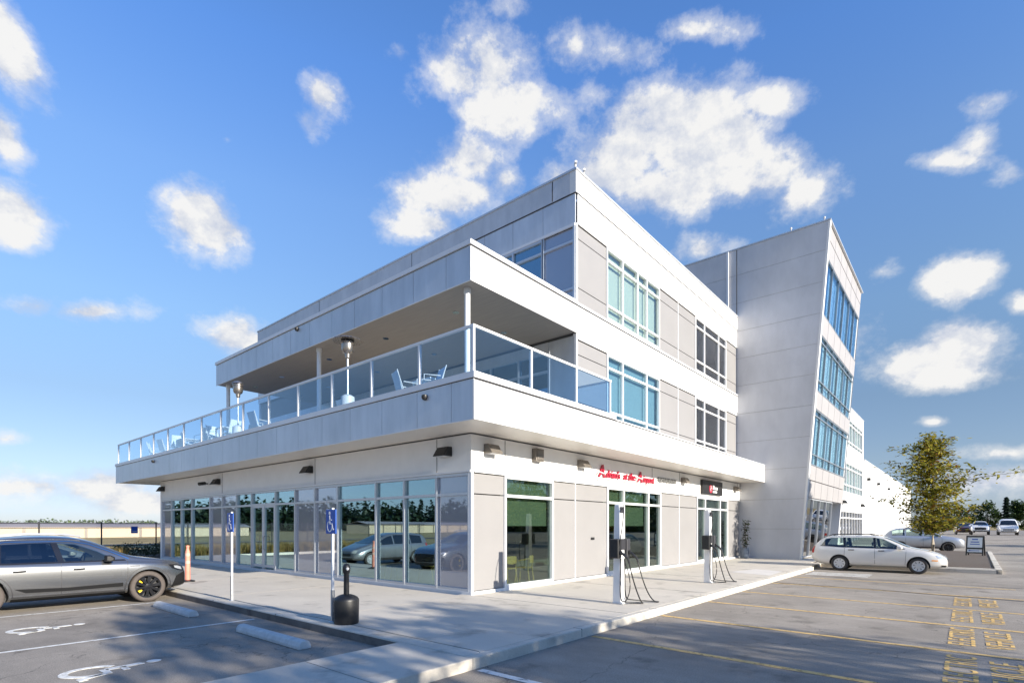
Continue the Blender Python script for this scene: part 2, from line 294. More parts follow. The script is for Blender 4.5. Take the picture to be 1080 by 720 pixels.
# ------------------------------------------------------------------ mesh builder
class MB:
    def __init__(s): s.v = []; s.f = []; s.mi = []; s.cur = 0
    def quad(s, *p):
        i = len(s.v); s.v += [tuple(q) for q in p]; s.f.append(tuple(range(i, i + len(p)))); s.mi.append(s.cur)
    def hexa(s, P8):        # 8 corners: bottom ring of 4, top ring of 4
        i = len(s.v); s.v += [tuple(q) for q in P8]
        for f in ((3, 2, 1, 0), (4, 5, 6, 7), (0, 1, 5, 4), (1, 2, 6, 5), (2, 3, 7, 6), (3, 0, 4, 7)):
            s.f.append(tuple(i + k for k in f)); s.mi.append(s.cur)
    def box(s, x0, x1, y0, y1, z0, z1, P=None):
        c = [(x0, y0, z0), (x1, y0, z0), (x1, y1, z0), (x0, y1, z0), (x0, y0, z1), (x1, y0, z1), (x1, y1, z1), (x0, y1, z1)]
        s.hexa([P(*q) for q in c] if P else c)
    def prism(s, poly, z0, z1):
        i = len(s.v); n = len(poly)
        s.v += [(x, y, z0) for x, y in poly] + [(x, y, z1) for x, y in poly]
        s.f.append(tuple(i + n - 1 - k for k in range(n))); s.mi.append(s.cur)
        s.f.append(tuple(i + n + k for k in range(n))); s.mi.append(s.cur)
        for k in range(n):
            j = (k + 1) % n; s.f.append((i + k, i + j, i + n + j, i + n + k)); s.mi.append(s.cur)
    def ring(s, rings, caps=True):     # loft closed rings
        i = len(s.v); n = len(rings[0])
        for r in rings: s.v += [tuple(p) for p in r]
        for a in range(len(rings) - 1):
            for k in range(n):
                j = (k + 1) % n; s.f.append((i + a * n + k, i + a * n + j, i + (a + 1) * n + j, i + (a + 1) * n + k)); s.mi.append(s.cur)
        if caps:
            s.f.append(tuple(i + n - 1 - k for k in range(n))); s.mi.append(s.cur)
            b = i + (len(rings) - 1) * n; s.f.append(tuple(b + k for k in range(n))); s.mi.append(s.cur)
    def tube(s, pts, r, n=8, r1=None):
        pts = [Vector(p) for p in pts]; rings = []
        up = Vector((0, 0, 1))
        for k, p in enumerate(pts):
            t = (pts[min(k + 1, len(pts) - 1)] - pts[max(k - 1, 0)]).normalized()
            a = t.cross(up)
            if a.length < 1e-3: a = t.cross(Vector((1, 0, 0)))
            a.normalize(); b = t.cross(a).normalized()
            rr = r if r1 is None else r + (r1 - r) * k / (len(pts) - 1)
            rings.append([p + a * (rr * math.cos(2 * math.pi * q / n)) + b * (rr * math.sin(2 * math.pi * q / n)) for q in range(n)])
        s.ring(rings)
    def lathe(s, prof, n=24, c=(0, 0, 0), ax='z', caps=True):     # prof: (radius, height)
        rings = []
        for r, h in prof:
            rg = []
            for k in range(n):
                a = 2 * math.pi * k / n
                if ax == 'z': rg.append((c[0] + r * math.cos(a), c[1] + r * math.sin(a), c[2] + h))
                elif ax == 'y': rg.append((c[0] + r * math.cos(a), c[1] + h, c[2] + r * math.sin(a)))
                else: rg.append((c[0] + h, c[1] + r * math.cos(a), c[2] + r * math.sin(a)))
            rings.append(rg)
        s.ring(rings, caps)
    def stroke(s, pts, w, z0, z1, P):    # ribbon along a 2D polyline, with thickness, mapped by P(x, y, z)
        pts = [Vector(p) for p in pts]; L = []; Rr = []
        for k, p in enumerate(pts):
            t = (pts[min(k + 1, len(pts) - 1)] - pts[max(k - 1, 0)]).normalized(); nrm = Vector((-t.y, t.x))
            L.append(p + nrm * w / 2); Rr.append(p - nrm * w / 2)
        for k in range(len(pts) - 1):
            q = [Rr[k], Rr[k + 1], L[k + 1], L[k]]
            s.hexa([P(a.x, a.y, z0) for a in q] + [P(a.x, a.y, z1) for a in q])
    def build(s, name, mats, parent=None, smooth=False, bevel=0.0, loc=None, label=None):
        me = bpy.data.meshes.new(name); me.from_pydata(s.v, [], s.f)
        for m in (mats if isinstance(mats, (list, tuple)) else [mats]): me.materials.append(m)
        if any(s.mi): me.polygons.foreach_set('material_index', s.mi)
        bm = bmesh.new(); bm.from_mesh(me); bmesh.ops.recalc_face_normals(bm, faces=bm.faces)
        if bevel:
            bmesh.ops.remove_doubles(bm, verts=bm.verts, dist=1e-5)
            es = [e for e in bm.edges if len(e.link_faces) == 2 and e.calc_face_angle(0) > 0.5]
            bmesh.ops.bevel(bm, geom=es, offset=bevel, segments=2, affect='EDGES', profile=0.5, clamp_overlap=True)
        bm.to_mesh(me); bm.free()
        if smooth:
            me.polygons.foreach_set('use_smooth', [True] * len(me.polygons))
            try: me.set_sharp_from_angle(angle=R(38))
            except Exception: pass
        o = bpy.data.objects.new(name, me); COL.objects.link(o)
        if parent: o.parent = parent
        if loc: o.location = loc
        if label: o['label'] = label
        return o
def tag(o, label, cat, group=None):
    o['label'] = label; o['category'] = cat
    if group: o['group'] = group
    return o
def thing(name, label, cat, loc=(0, 0, 0), rz=0.0, group=None):
    o = bpy.data.objects.new(name, None); COL.objects.link(o); o.location = loc; o.rotation_euler = (0, 0, rz)
    o.empty_display_size = 0.2
    return tag(o, label, cat, group)
def struct(o, kind='structure'): o['kind'] = kind; return o
def kids(o): return [c for c in bpy.data.objects if c.parent == o]
def dup(o, loc=None, rz=None, label=None, scale=None, parent=None):
    c = o.copy(); COL.objects.link(c)
    if parent: c.parent = parent
    if loc is not None: c.location = loc
    if rz is not None: c.rotation_euler = (0, 0, rz)
    if scale: c.scale = (scale,) * 3 if not isinstance(scale, tuple) else scale
    if label: c['label'] = label
    for ch in kids(o): dup(ch, parent=c)
    return c
def text_mesh(name, body, size, mats, P, depth=0.02, shear=0.0, spacing=1.0, parent=None, align='LEFT', bold=0.0):
    cu = bpy.data.curves.new(name, 'FONT'); cu.body = body; cu.size = size; cu.extrude = depth / 2; cu.shear = shear; cu.space_character = spacing; cu.align_x = align; cu.offset = bold
    cu.resolution_u = 3
    o = bpy.data.objects.new(name, cu); COL.objects.link(o)
    dg = bpy.context.evaluated_depsgraph_get(); dg.update()
    me = bpy.data.meshes.new_from_object(o.evaluated_get(dg))
    COL.objects.unlink(o); bpy.data.objects.remove(o)
    for v in me.vertices: v.co = P(v.co.x, v.co.y, v.co.z)
    me.materials.clear(); me.materials.append(mats)
    ob = bpy.data.objects.new(name, me); COL.objects.link(ob)
    if parent: ob.parent = parent
    return ob

# ------------------------------------------------------------------ terrain
def smooth(a, b, x):
    t = min(1, max(0, (x - a) / (b - a))); return t * t * (3 - 2 * t)
def gz(x, y):
    h = 0.70 * smooth(40, 68, x) * (1 - smooth(60, 140, y))
    h -= 0.93 * smooth(42, 110, y) * (1 - smooth(-20, -60, -x) * 0)
    return h
def sheet(name, xs, ys, m, off=0.0):
    b = MB(); nx, ny = len(xs), len(ys)
    for y in ys:
        for x in xs: b.v.append((x, y, gz(x, y) + off))
    for j in range(ny - 1):
        for i in range(nx - 1):
            k = j * nx + i; b.f.append((k, k + 1, k + nx + 1, k + nx)); b.mi.append(0)
    return struct(b.build(name, m, smooth=True))
def lin(a, b, n): return [a + (b - a) * i / (n - 1) for i in range(n)]
sheet('ground', [-3000, -600, -150] + lin(-60, 220, 36) + [600, 3000], [-3000, -500, -100] + lin(-60, 160, 34) + [500, 3000], M['field'], -0.06)
sheet('parking_lot', lin(-48, 180, 50), lin(-60, 30.5, 30), M['asphalt'], 0.0)
sheet('airfield_apron', lin(-150, 120, 30), lin(56, 64, 4), M['asphaltfar'], 0.01)
# pavements with kerbs
def slab(name, poly, z0, z1, m, bevel=0.015):
    b = MB(); b.prism(poly, z0, z1); return struct(b.build(name, m, bevel=bevel))
KV, KU = -4.44, -4.46
slab('sidewalk', [(KU + .30, KV + .16), (18.25, KV + .16), (18.25, -10.2), (18.6, -10.2), (18.6, 0.3), (-0.2, 0.3), (-0.2, 24.2), (KU + .30, 24.2)], -0.05, 0.15, M['concrete'], 0)
b = MB(); b.prism([(KU, KV), (15.9, KV), (15.9, KV + .16), (KU, KV + .16)], -0.05, 0.152); b.prism([(KU, KV + .162), (KU + .30, KV + .162), (KU + .30, 24.2), (KU, 24.2)], -0.05, 0.152)
struct(b.build('kerb', M['curbmat'], bevel=0.02))
b = MB(); b.box(KU - .006, KU + .02, KV + .2, 24.2, -.02, .125); struct(b.build('kerb_face', M['kerbdark']))  # thin darker strip over the lot-side kerb face
slab('walkway', [(-40, KV + .0), (KU - .006, KV + .0), (KU - .006, -2.93), (-40, -2.93)], -0.05, 0.149, M['concrete'], 0.015)
b = MB()
for y in (0, 4.5, 9, 13.5, 18): b.box(KU + .31, -.04, y - .003, y + .003, 0.146, 0.1535)
for x in (0, 4.2, 8.4, 12.6): b.box(x - .003, x + .003, KV + .17, -0.04, 0.146, 0.1545)
b.box(KU + .308, KU + .316, KV + .2, 24, 0.146, 0.1555)
for x in (-5.95, -7.6, -9.2): b.box(x - .004, x + .004, KV + .01, -2.94, 0.146, 0.153)
struct(b.build('sidewalk_joints', M['scored']))
b = MB()
for u in (-1.9, .9, 3.7, 6.5, 9.3, 12.1): b.box(u - .006, u + .006, KV - .002, KV + .165, 0.02, 0.1545)
for w in (0.9, 3.9, 6.9): b.box(KU - .002, KU + .305, w - .006, w + .006, 0.02, 0.1545)
struct(b.build('kerb_joints', M['joint']))
b = MB(); b.quad((10.3, -4.16, .1545), (12.4, -4.08, .1545), (12.9, -2.98, .1545), (10.9, -2.62, .1545)); struct(b.build('pavement_patch', M['newconcrete']))
# tree island
isl = [(18.3, -10.35), (38.5, -10.6), (38.5, -6.2), (31.5, -3.6), (18.62, -3.6), (18.62, -9.0)]
slab('island_kerb', [(18.3, -10.38), (38.5, -10.62), (38.5, -10.42), (18.95, -10.18), (18.95, -4.0), (18.64, -4.0), (18.64, -10.1)], -0.05, 0.17, M['curbmat'])
slab('planting_bed', [(18.96, -10.17), (38.5, -10.41), (38.5, -5.5), (31.5, -3.8), (18.96, -3.8)], -0.05, 0.135, M['mulch'], 0)
slab('entrance_path', [(18.61, -3.79), (60, -3.79), (60, 0.4), (18.61, 0.4)], -0.05, 0.151, M['concrete'], 0)
# painted markings
b = MB()
def yline(u, v0=-4.5, v1=-10.4, w=.10, sl=-.045): 
    for k in range(6):
        a0, a1 = v0 + (v1 - v0) * k / 6, v0 + (v1 - v0) * (k + 1) / 6
        b.quad((u + sl * (v0 - a0) - w / 2, a0, .005), (u + sl * (v0 - a0) + w / 2, a0, .005), (u + sl * (v0 - a1) + w / 2, a1, .005), (u + sl * (v0 - a1) - w / 2, a1, .005))
for u in (-1.66, 1.04, 3.70, 6.32, 9.3, 12.1): yline(u, w=.125)
struct(b.build('yellow_stall_lines', M['lotyellow']))
b = MB()
b.quad((-4.48, -4.52, .005), (-4.36, -4.52, .005), (-4.36, -10.2, .005), (-4.48, -10.2, .005))
for w_, u0, u1 in ((1.50, -12, -4.6), (5.66, -12, -4.95)): 
    b.quad((u0, w_ - .05 - .01 * (-4.6 - u0), .005), (u1, w_ - .05, .005), (u1, w_ + .05, .005), (u0, w_ + .05 - .01 * (-4.6 - u0), .005))
for k in range(3): b.quad((13.6 + k * .55, -6.6, .005), (13.85 + k * .55, -6.6, .005), (13.75 + k * .55, -4.6, .005), (13.5 + k * .55, -4.6, .005))
struct(b.build('white_stall_lines', M['lotwhite']))
b = MB()
pts = [(6.6, -1, 0)] ; 
cl = [(9.55, -4.5), (9.45, -5.6), (9.3, -6.6), (9.2, -7.6), (8.95, -8.8), (8.7, -10.3), (8.2, -13)]
for (a, c), (d, e) in zip(cl, cl[1:]): b.quad((a - .035, c, .009), (a + .035, c, .009), (d + .035, e, .009), (d - .035, e, .009))
cl = [(13.0, -5.0), (12.6, -6.6), (12.9, -8), (12.4, -10), (12.2, -14)]
for (a, c), (d, e) in zip(cl, cl[1:]): b.quad((a - .03, c, .009), (a + .03, c, .009), (d + .03, e, .009), (d - .03, e, .009))
cl = [(-9.8, 3.0), (-8.6, 3.3), (-7.4, 2.7), (-6.5, 2.95)]
struct(b.build('crack_seal', M['seal']))
# painted words in the charging stalls
for u0 in (-1.28, 1.42, 4.08, 6.75):
    for wd, v0, sx in (('ELECTRIC', -9.40, .70), ('VEHICLE', -9.86, .74)):
        o = text_mesh('stall_lettering', wd, 0.60, M['letteryellow'], lambda x, y, z, u0=u0, v0=v0, sx=sx: Vector((u0 + x * sx, v0 + y * .80, .006 + z)), depth=0.0, bold=0.004)
        struct(o)
# wheelchair symbols painted on the asphalt
def isa(mb, P, z0, z1, w=.09):
    arc = [(0.0 + .30 * math.cos(a), .30 + .30 * math.sin(a)) for a in [R(d) for d in range(118, 388, 15)]]
    mb.stroke(arc, w, z0, z1, P)
    mb.stroke([(-.03, .92), (0.0, .74), (.02, .46)], w * 1.25, z0, z1, P)
    mb.stroke([(.0, .66), (.26, .66)], w * .8, z0, z1, P)
    mb.stroke([(0.0, .44), (.28, .44), (.42, .10), (.52, .13)], w, z0, z1, P)
    n = 14; c = (-.04, 1.06)
    q = [(c[0] + .095 * math.cos(2 * math.pi * k / n), c[1] + .095 * math.sin(2 * math.pi * k / n)) for k in range(n)]
    i = len(mb.v); mb.v += [tuple(P(x, y, z0)) for x, y in q] + [tuple(P(x, y, z1)) for x, y in q]
    mb.f.append(tuple(i + n + k for k in range(n))); mb.mi.append(mb.cur); mb.f.append(tuple(i + n - 1 - k for k in range(n))); mb.mi.append(mb.cur)
    for k in range(n):
        j = (k + 1) % n; mb.f.append((i + k, i + j, i + n + j, i + n + k)); mb.mi.append(mb.cur)
for vc in (3.42, -0.82):
    b = MB(); isa(b, lambda x, y, z, vc=vc: Vector((-7.95 + y * .92, vc - x * .85, z)), .004, .008, .105)
    struct(b.build('accessible_stall_symbol', M['lotwhite']))

# ------------------------------------------------------------------ facade helpers
def frame_bars(mb, P, s0, s1, z0, z1, vs, hs, w=.055, d0=-.09, d1=.02):
    # vertical bars at every s in vs, horizontal bars between them at every z in hs (butted)
    vs = sorted(vs)
    for s in vs: mb.box(s - w / 2, s + w / 2, d0, d1, z0, z1, P)
    for h in hs:
        for a, c in zip(vs, vs[1:]): mb.box(a + w / 2, c - w / 2, d0, d1 - .006, h - w / 2, h + w / 2, P)
def window(root, P, vs, z0, z1, hs, gm, fm='frame', blind=None, bz=None, w=.055, d1=.02, depth=.35, name='window'):
    g = MB(); vs = sorted(vs); g.box(vs[0], vs[-1], -.066, -.054, z0, z1, P)
    o = g.build(name, M[gm], root)
    f = MB(); frame_bars(f, P, vs[0], vs[-1], z0, z1, vs, [z0 + w / 2] + list(hs) + [z1 - w / 2], w, d1=d1); f.build('window_frame', M[fm], o)
    if blind:
        k = MB()
        for a, c, zz0, zz1 in (bz or [(vs[0], vs[-1], z0, z1)]): k.box(a + .04, c - .04, -.20, -.19, zz0, zz1, P)
        k.build('blind', M[blind], o)
    return o
def panel(root, P, s0, s1, z0, z1, m, rows, gap=.014, d=0.0, name='wall_panel'):
    b = MB(); zs = [z0] + list(rows) + [z1]
    for a, c in zip(zs, zs[1:]): b.box(s0 + gap, s1 - gap, -.06, d - .022, a + gap, c - gap, P)
    o = b.build(name, M[m], root)
    return o
LT = 20.567
Pr = lambda s, d, z: (s, -d, z)                 # ground floor street face
Pl = lambda s, d, z: (-d, s, z)                 # ground floor lot face
Pru = lambda s, d, z: (s, 0.145 - d, z)         # upper street face
Plu = lambda s, d, z: (4.857 - d, s, z)         # upper lot face

# ------------------------------------------------------------------ main building
B = thing('office_building', 'white three storey office building with glass ground floor and wraparound terrace', 'building')
GH, TR = 3.21, 2.65
b = MB(); b.box(0, 20.55, 0.0, 0.3, GH, 4.12); b.box(0.0, 0.3, 0.301, 22.34, GH, 4.12); b.build('ground_floor_wall', M['stucco'], B)
for s in (1.27, 6.58 + 3.4, 12.6, 20.2):
    b = MB(); b.box(s - .006, s + .006, -.002, .01, GH + .03, 4.1, Pr); b.build('wall_joint', M['joint'], B)
for s in (1.25, 7.3, 14.8):
    b = MB(); b.box(s - .006, s + .006, -.002, .01, GH + .03, 4.1, Pl); b.build('wall_joint', M['joint'], B)
b = MB(); b.box(0.02, 20.55, -0.03, 0.2, 0.10, 0.225); b.box(-0.03, 0.018, -0.03, 22.36, 0.10, 0.225); b.build('base_sill', M['frame'], B)
b = MB(); b.box(-0.018, 0.07, -0.02, 0.09, 0.226, GH); b.build('corner_post', M['frame'], B)
b = MB(); b.box(0.08, 20.5, .012, .05, GH - .03, GH + .02, Pr); b.box(-.012, 22.34, .0185, .05, GH - .03, GH + .02, Pl); b.build('head_trim', M['frame'], B)
# street face bays
def bay_bars(f, P, a, c, z0, z1, hs, w=.036):
    f.box(a + .002, a + w, -.09, .02, z0, z1, P); f.box(c - w, c - .002, -.09, .02, z0, z1, P)
    for h in hs: f.box(a + w, c - w, -.088, .014, h - .034, h + .034, P)
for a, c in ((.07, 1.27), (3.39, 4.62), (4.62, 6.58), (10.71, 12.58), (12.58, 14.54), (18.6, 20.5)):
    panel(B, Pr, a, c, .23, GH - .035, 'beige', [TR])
for s in (4.62, 12.58):
    fr = MB(); fr.box(s - .022, s + .022, -.05, .0, .23, GH - .035, Pr); fr.build('panel_mullion', M['frame'], B)
window(B, Pr, (1.27, 3.39), .226, GH - .03, [TR], 'gl_right', blind='sheer', bz=[(1.27, 3.39, 1.85, GH - .04)], w=.075, d1=.03)
window(B, Pr, (6.58, 7.71, 9.65, 10.71), .226, GH - .03, [TR], 'gl_right', blind='sheer', bz=[(6.58, 9.65, 1.85, GH - .04)], w=.075, d1=.03)
window(B, Pr, (14.54, 15.54, 17.53, 18.6), .226, GH - .03, [TR], 'gl_right', blind='greyblind', bz=[(14.54, 17.53, 1.7, GH - .04)], w=.075, d1=.03)
# lot face storefront
bays = [(0.07, 1.27, 's'), (1.27, 2.60, 'g'), (2.60, 3.91, 'g'), (3.91, 5.94, 'g'), (5.94, 7.32, 's'), (7.32, 8.64, 's'), (8.64, 10.08, 'g'), (10.08, 12.03, 'd'),
        (12.03, 13.39, 'g'), (13.39, 14.80, 's'), (14.80, 16.12, 's'), (16.12, 18.25, 'g'), (18.25, 19.58, 'g'), (19.58, 20.91, 'g'), (20.91, 22.30, 's')]
for a, c, k in bays:
    if k == 's':
        g = MB(); g.box(a + .03, c - .03, -.07, -.05, .23, GH - .05, Pl); o = g.build('spandrel_panel', M['spandrel'], B)
        f = MB(); bay_bars(f, Pl, a, c, .226, GH - .032, [.26, TR, GH - .07]); f.build('window_frame', M['silverframe'], o)
    elif k == 'g':
        g = MB(); g.box(a + .03, c - .03, -.066, -.054, .23, GH - .05, Pl); o = g.build('window', M['gl_left'], B)
        f = MB(); bay_bars(f, Pl, a, c, .226, GH - .032, [.26, TR, GH - .07]); f.build('window_frame', M['silverframe'], o)
    else:
        g = MB(); g.box(a + .03, c - .03, -.066, -.054, TR + .03, GH - .05, Pl); o = g.build('window', M['gl_left'], B)
        f = MB(); bay_bars(f, Pl, a, c, .226, GH - .032, [TR + .02, GH - .07]); f.build('window_frame', M['silverframe'], o)
        mid = (a + c) / 2
        for p0, p1, hs in ((a + .05, mid - .006, 1), (mid + .006, c - .05, 0)):
            g = MB(); g.box(p0, p1, -.056, -.044, .24, TR - .01, Pl); o = g.build('door', M['gl_left'], B)
            f = MB(); frame_bars(f, Pl, p0, p1, .24, TR - .01, (p0 + .045, p1 - .045), [.34, TR - .06], .09, d0=-.08, d1=0); f.build('door_frame', M['silverframe'], o)
            x = p1 - .17 if hs else p0 + .17
            h = MB(); h.tube([Pl(x, .0, .95), Pl(x, .06, .97), Pl(x, .06, 1.45), Pl(x, .0, 1.47)], .014, 8); h.build('handle', M['stainless'], o)
# interior seen through the glass
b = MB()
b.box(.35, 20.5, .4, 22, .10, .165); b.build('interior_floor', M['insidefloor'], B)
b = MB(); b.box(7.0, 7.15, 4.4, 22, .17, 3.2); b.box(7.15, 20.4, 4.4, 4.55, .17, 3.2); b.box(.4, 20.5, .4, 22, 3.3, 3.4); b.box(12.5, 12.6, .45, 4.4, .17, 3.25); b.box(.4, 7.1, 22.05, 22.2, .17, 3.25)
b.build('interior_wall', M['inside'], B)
# first floor slab and terrace
b = MB()
b.box(-1.17, 22.4 - 0, -1.235, 25.55, 4.2, 4.98)  # body, trimmed below
b = MB()
b.prism([(-1.16, -1.225), (LT - .01, -1.225), (LT - .01, .4), (4.9, .4), (4.9, 25.55), (-1.16, 25.55)], 4.20, 4.98); b.build('terrace_slab', M['parapet'], B)
TZ0, TZ1 = 4.133, 5.03
b = MB(); y = -1.258
edges = [-1.258, -.56, .61, 1.98, 3.40, 4.82, 6.18, 7.54, 8.9, 10.3, 11.7, 13.1, 14.5, 15.9, 17.3, 18.7, 20.1, 21.5, 22.9, 24.3, 25.59]
for a, c in zip(edges, edges[1:]): b.box(-1.195, -1.162, a + .006, c - .006, TZ0 + .02, TZ1 - .02)
b.build('fascia_panel', M['fascia'], B)
b = MB(); b.box(-1.205, LT - .012, -1.275, -1.228, TZ0 + .005, TZ1 - .045); b.build('white_fascia', M['white'], B)
b = MB(); b.box(-1.20, -1.175, -1.25, 25.59, TZ0, TZ0 + .018); b.build('drip_edge', M['frame'], B)
b = MB(); b.box(-1.18, LT - .014, -1.22, -.005, 4.15, 4.198); b.box(-1.18, -.005, -.003, 25.54, 4.15, 4.198); b.box(.0, 4.9, 22.4, 25.54, 4.15, 4.198); b.build('soffit', M['softmetal'], B)
b = MB(); b.box(-1.23, -1.02, -1.30, 25.62, TZ1 + .0, TZ1 + .135); b.box(-1.018, 4.86, -1.30, -1.06, TZ1 + .0, TZ1 + .135); b.box(4.862, LT - .014, -1.29, .10, TZ1 - .015, TZ1 + .02); b.build('parapet_cap', M['frame'], B)
b = MB(); b.box(-1.185, -1.165, -1.24, 25.57, TZ1 - .022, TZ1 + .002); b.box(-1.164, LT - .016, -1.262, -1.23, TZ1 - .044, TZ1 - .002); b.build('painted_shadow_line', M['dark'], B)  # dark strips paint in the shadow line under the terrace cap
b = MB(); b.box(-1.01, 4.8, -1.05, 25.5, 4.981, 5.02); b.build('terrace_deck', M['curbmat'], B)
# first and second floor street face
U2 = [4.99, 6.82, 7.92, 9.82, 10.92, 12.80, 14.75, 15.85, 17.75, 18.80, 20.5]
for fl, (z0, z1, rows) in enumerate([(5.05, 7.80, [5.80, 7.32]), (8.98, 11.46, [9.46, 11.02])]):
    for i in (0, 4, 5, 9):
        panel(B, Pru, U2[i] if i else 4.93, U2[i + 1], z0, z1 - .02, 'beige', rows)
    f = MB()
    f.box(U2[5] - .02, U2[5] + .02, -.05, .0, z0, z1, Pru); f.build('panel_mullion', M['frame'], B)
    if fl == 0:
        window(B, Pru, U2[1:5], z0, z1 - .01, [5.80, 7.32], 'gl_teal', blind='blind', w=.07)
        window(B, Pru, U2[6:10], z0, z1 - .01, [5.80, 7.32], 'gl_dark', blind='sheer', bz=[(14.75, 15.8, 5.1, 7.7), (15.9, 17.7, 5.5, 6.9)], w=.07)
    else:
        window(B, Pru, [6.80, 7.92, 9.07, 9.83, 10.92], z0, z1 - .01, rows, 'gl_green', blind='blind', w=.07)
        window(B, Pru, U2[6:10], z0, z1 - .01, rows, 'gl_dark', blind='blind', bz=[(14.75, 18.8, 11.0, 11.44)], w=.07)
b = MB(); b.box(4.95, LT - .013, -.02, .014, 7.80, 7.962, Pru); b.box(4.95, LT - .013, -.02, .014, 11.462, 12.40, Pru); b.build('street_wall_band', M['white'], B)
b = MB(); b.box(4.862, 4.948, -.10, .018, 5.03, 7.96, Pru); b.box(4.862, 4.948, -.10, .018, 8.98, 11.46, Pru); b.build('corner_post', M['frame'], B)
b = MB(); b.box(4.87, LT - .02, -.02, .02, 12.402, 12.43, Pru); b.box(.16, 22.18, -.02, .02, 12.402, 12.43, Plu); b.build('painted_shadow_line', M['dark'], B)  # shadow below the proud parapet, put in as dark strips
# parapet
b = MB(); b.box(4.83, LT - .015, .115, .35, 12.432, 13.12); b.build('white_parapet', M['white'], B)
b = MB(); b.box(4.83, 5.06, .352, 22.19, 12.432, 13.12); b.box(5.062, LT - .02, 21.96, 22.19, 12.432, 13.12); b.build('metal_parapet', M['parapet'], B)
b = MB(); b.box(4.80, 5.08, .08, 22.22, 13.122, 13.185); b.box(5.082, LT - .016, .08, .38, 13.122, 13.185); b.build('parapet_coping', M['silverframe'], B)
b = MB(); b.box(5.1, LT - .03, .4, 22.0, 12.3, 12.42); b.build('roof', M['curbmat'], B)
for y0_, y1_ in ((1.02, 1.05), (8.2, 8.215), (15.4, 15.415)):
    b = MB(); b.box(4.822, 4.829, y0_, y1_, 12.45, 13.1); b.build('parapet_joint', M['dark'], B)
# upper lot face
ed = [.16, 1.44, 2.75, 4.1, 5.45, 6.8, 8.15, 9.5, 10.85, 12.2, 13.55, 14.9, 16.25, 17.6, 18.95, 20.3, 22.19]
b = MB()
for a, c in zip(ed, ed[1:]): b.box(a + .006, c - .006, -.04, .0, 11.47, 12.40, Plu)
b.build('fascia_panel', M['fascia'], B)
b = MB(); b.box(.17, 22.18, -.02, .03, 11.38, 11.462, Plu); b.build('head_trim', M['frame'], B)
g = MB(); g.box(.20, 1.42, -.07, -.05, 8.95, 11.38, Plu); o = g.build('spandrel_panel', M['spandrel'], B)
f = MB(); frame_bars(f, Plu, .2, 1.44, 8.95, 11.38, (.21, 1.44), [9.42, 10.92], .07); f.build('window_frame', M['silverframe'], o)
window(B, Plu, (1.475, 2.75, 4.1, 5.45, 6.8, 8.15), 8.95, 11.375, [9.42, 10.92], 'gl_blue', 'silverframe', w=.07)
window(B, Plu, (8.2, 9.5, 10.85, 12.2, 13.55, 14.9), 8.95, 11.375, [9.42, 10.92], 'gl_blue', 'silverframe', w=.07)
for y0_, y1_, z0_, z1_ in ((14.95, 22.18, 8.95, 11.375), (.18, 1.2, 5.03, 7.9), (17.5, 22.18, 5.03, 7.9)):
    b = MB(); b.box(y0_, y1_, -.04, 0, z0_, z1_, Plu); b.build('upper_wall', M['fascia'], B)
window(B, Plu, (1.2, 2.5, 3.8, 5.1, 6.4, 7.7, 9.0), 5.03, 7.6, [6.95], 'gl_blue', 'silverframe', w=.07)
window(B, Plu, (9.05, 10.3, 11.6, 12.9, 14.2, 15.5, 17.45), 5.03, 7.6, [6.95], 'gl_blue', 'silverframe', w=.07)
b = MB(); b.box(1.21, 17.49, -.06, .01, 7.602, 7.9, Plu); b.build('head_trim', M['fascia'], B)
# dark rooms behind the upper glass
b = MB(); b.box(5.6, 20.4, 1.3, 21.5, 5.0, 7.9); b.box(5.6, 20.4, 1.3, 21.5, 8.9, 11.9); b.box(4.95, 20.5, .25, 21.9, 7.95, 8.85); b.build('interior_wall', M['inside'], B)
# canopy over the terrace and the band that runs on from it
c = MB(); CZ0, CZ1 = 7.964, 8.86
c.box(.135, 4.855, .165, 15.67, CZ0 + .06, CZ1 - .02)
canopy = c.build('canopy', M['parapet'], B)
b = MB(); ed = [.132, 1.01, 2.33, 3.75, 5.15, 6.44, 7.84, 9.15, 10.5, 11.85, 13.2, 14.5, 15.71]
for a, e in zip(ed, ed[1:]): b.box(.10, .132, a + .006, e - .006, CZ0 + .02, CZ1 - .02)
b.build('fascia_panel', M['fascia'], canopy)
b = MB(); b.box(.095, .12, .14, 15.7, CZ0 - .002, CZ0 + .018); b.build('drip_edge', M['frame'], canopy)
b = MB(); b.box(.09, LT - .011, .105, .128, CZ0, CZ1 - .042); b.build('white_band', M['white'], canopy)
b = MB(); b.box(.06, .40, .075, 15.74, CZ1, CZ1 + .115); b.box(.402, 4.84, .075, .40, CZ1, CZ1 + .115); b.box(4.842, LT - .012, .085, .24, CZ1 + .0, CZ1 + .075); b.build('canopy_cap', M['frame'], canopy)
b = MB(); b.box(.112, .13, .13, 15.69, CZ1 - .024, CZ1 - .002); b.box(.131, LT - .02, .116, .13, CZ1 - .041, CZ1 - .002); b.build('painted_shadow_line', M['dark'], canopy)  # canopy cap's shadow line, drawn with dark strips
b = MB(); b.box(.15, 4.85, .17, 15.66, CZ0 + .02, CZ0 + .055); b.build('soffit', M['soffit'], canopy)
for y in (1.9, 5.2, 8.6, 12.2, 14.6):
    for x in (1.3, 3.4):
        b = MB(); b.lathe([(.10, CZ0 + .012), (.10, CZ0 + .022)], 16, (x, y, 0)); b.build('downlight', M['chrome'], canopy)
for y in (.55, 7.78, 15.25):
    b = MB(); b.lathe([(.075, 5.02), (.075, CZ0 + .02)], 20, (.42, y, 0)); b.lathe([(.10, 5.02), (.10, 5.06)], 20, (.42, y, 0)); b.lathe([(.095, CZ0 - .10), (.095, CZ0 + .018)], 20, (.42, y, 0))
    b.build('column', M['whitepost'], B, smooth=True)
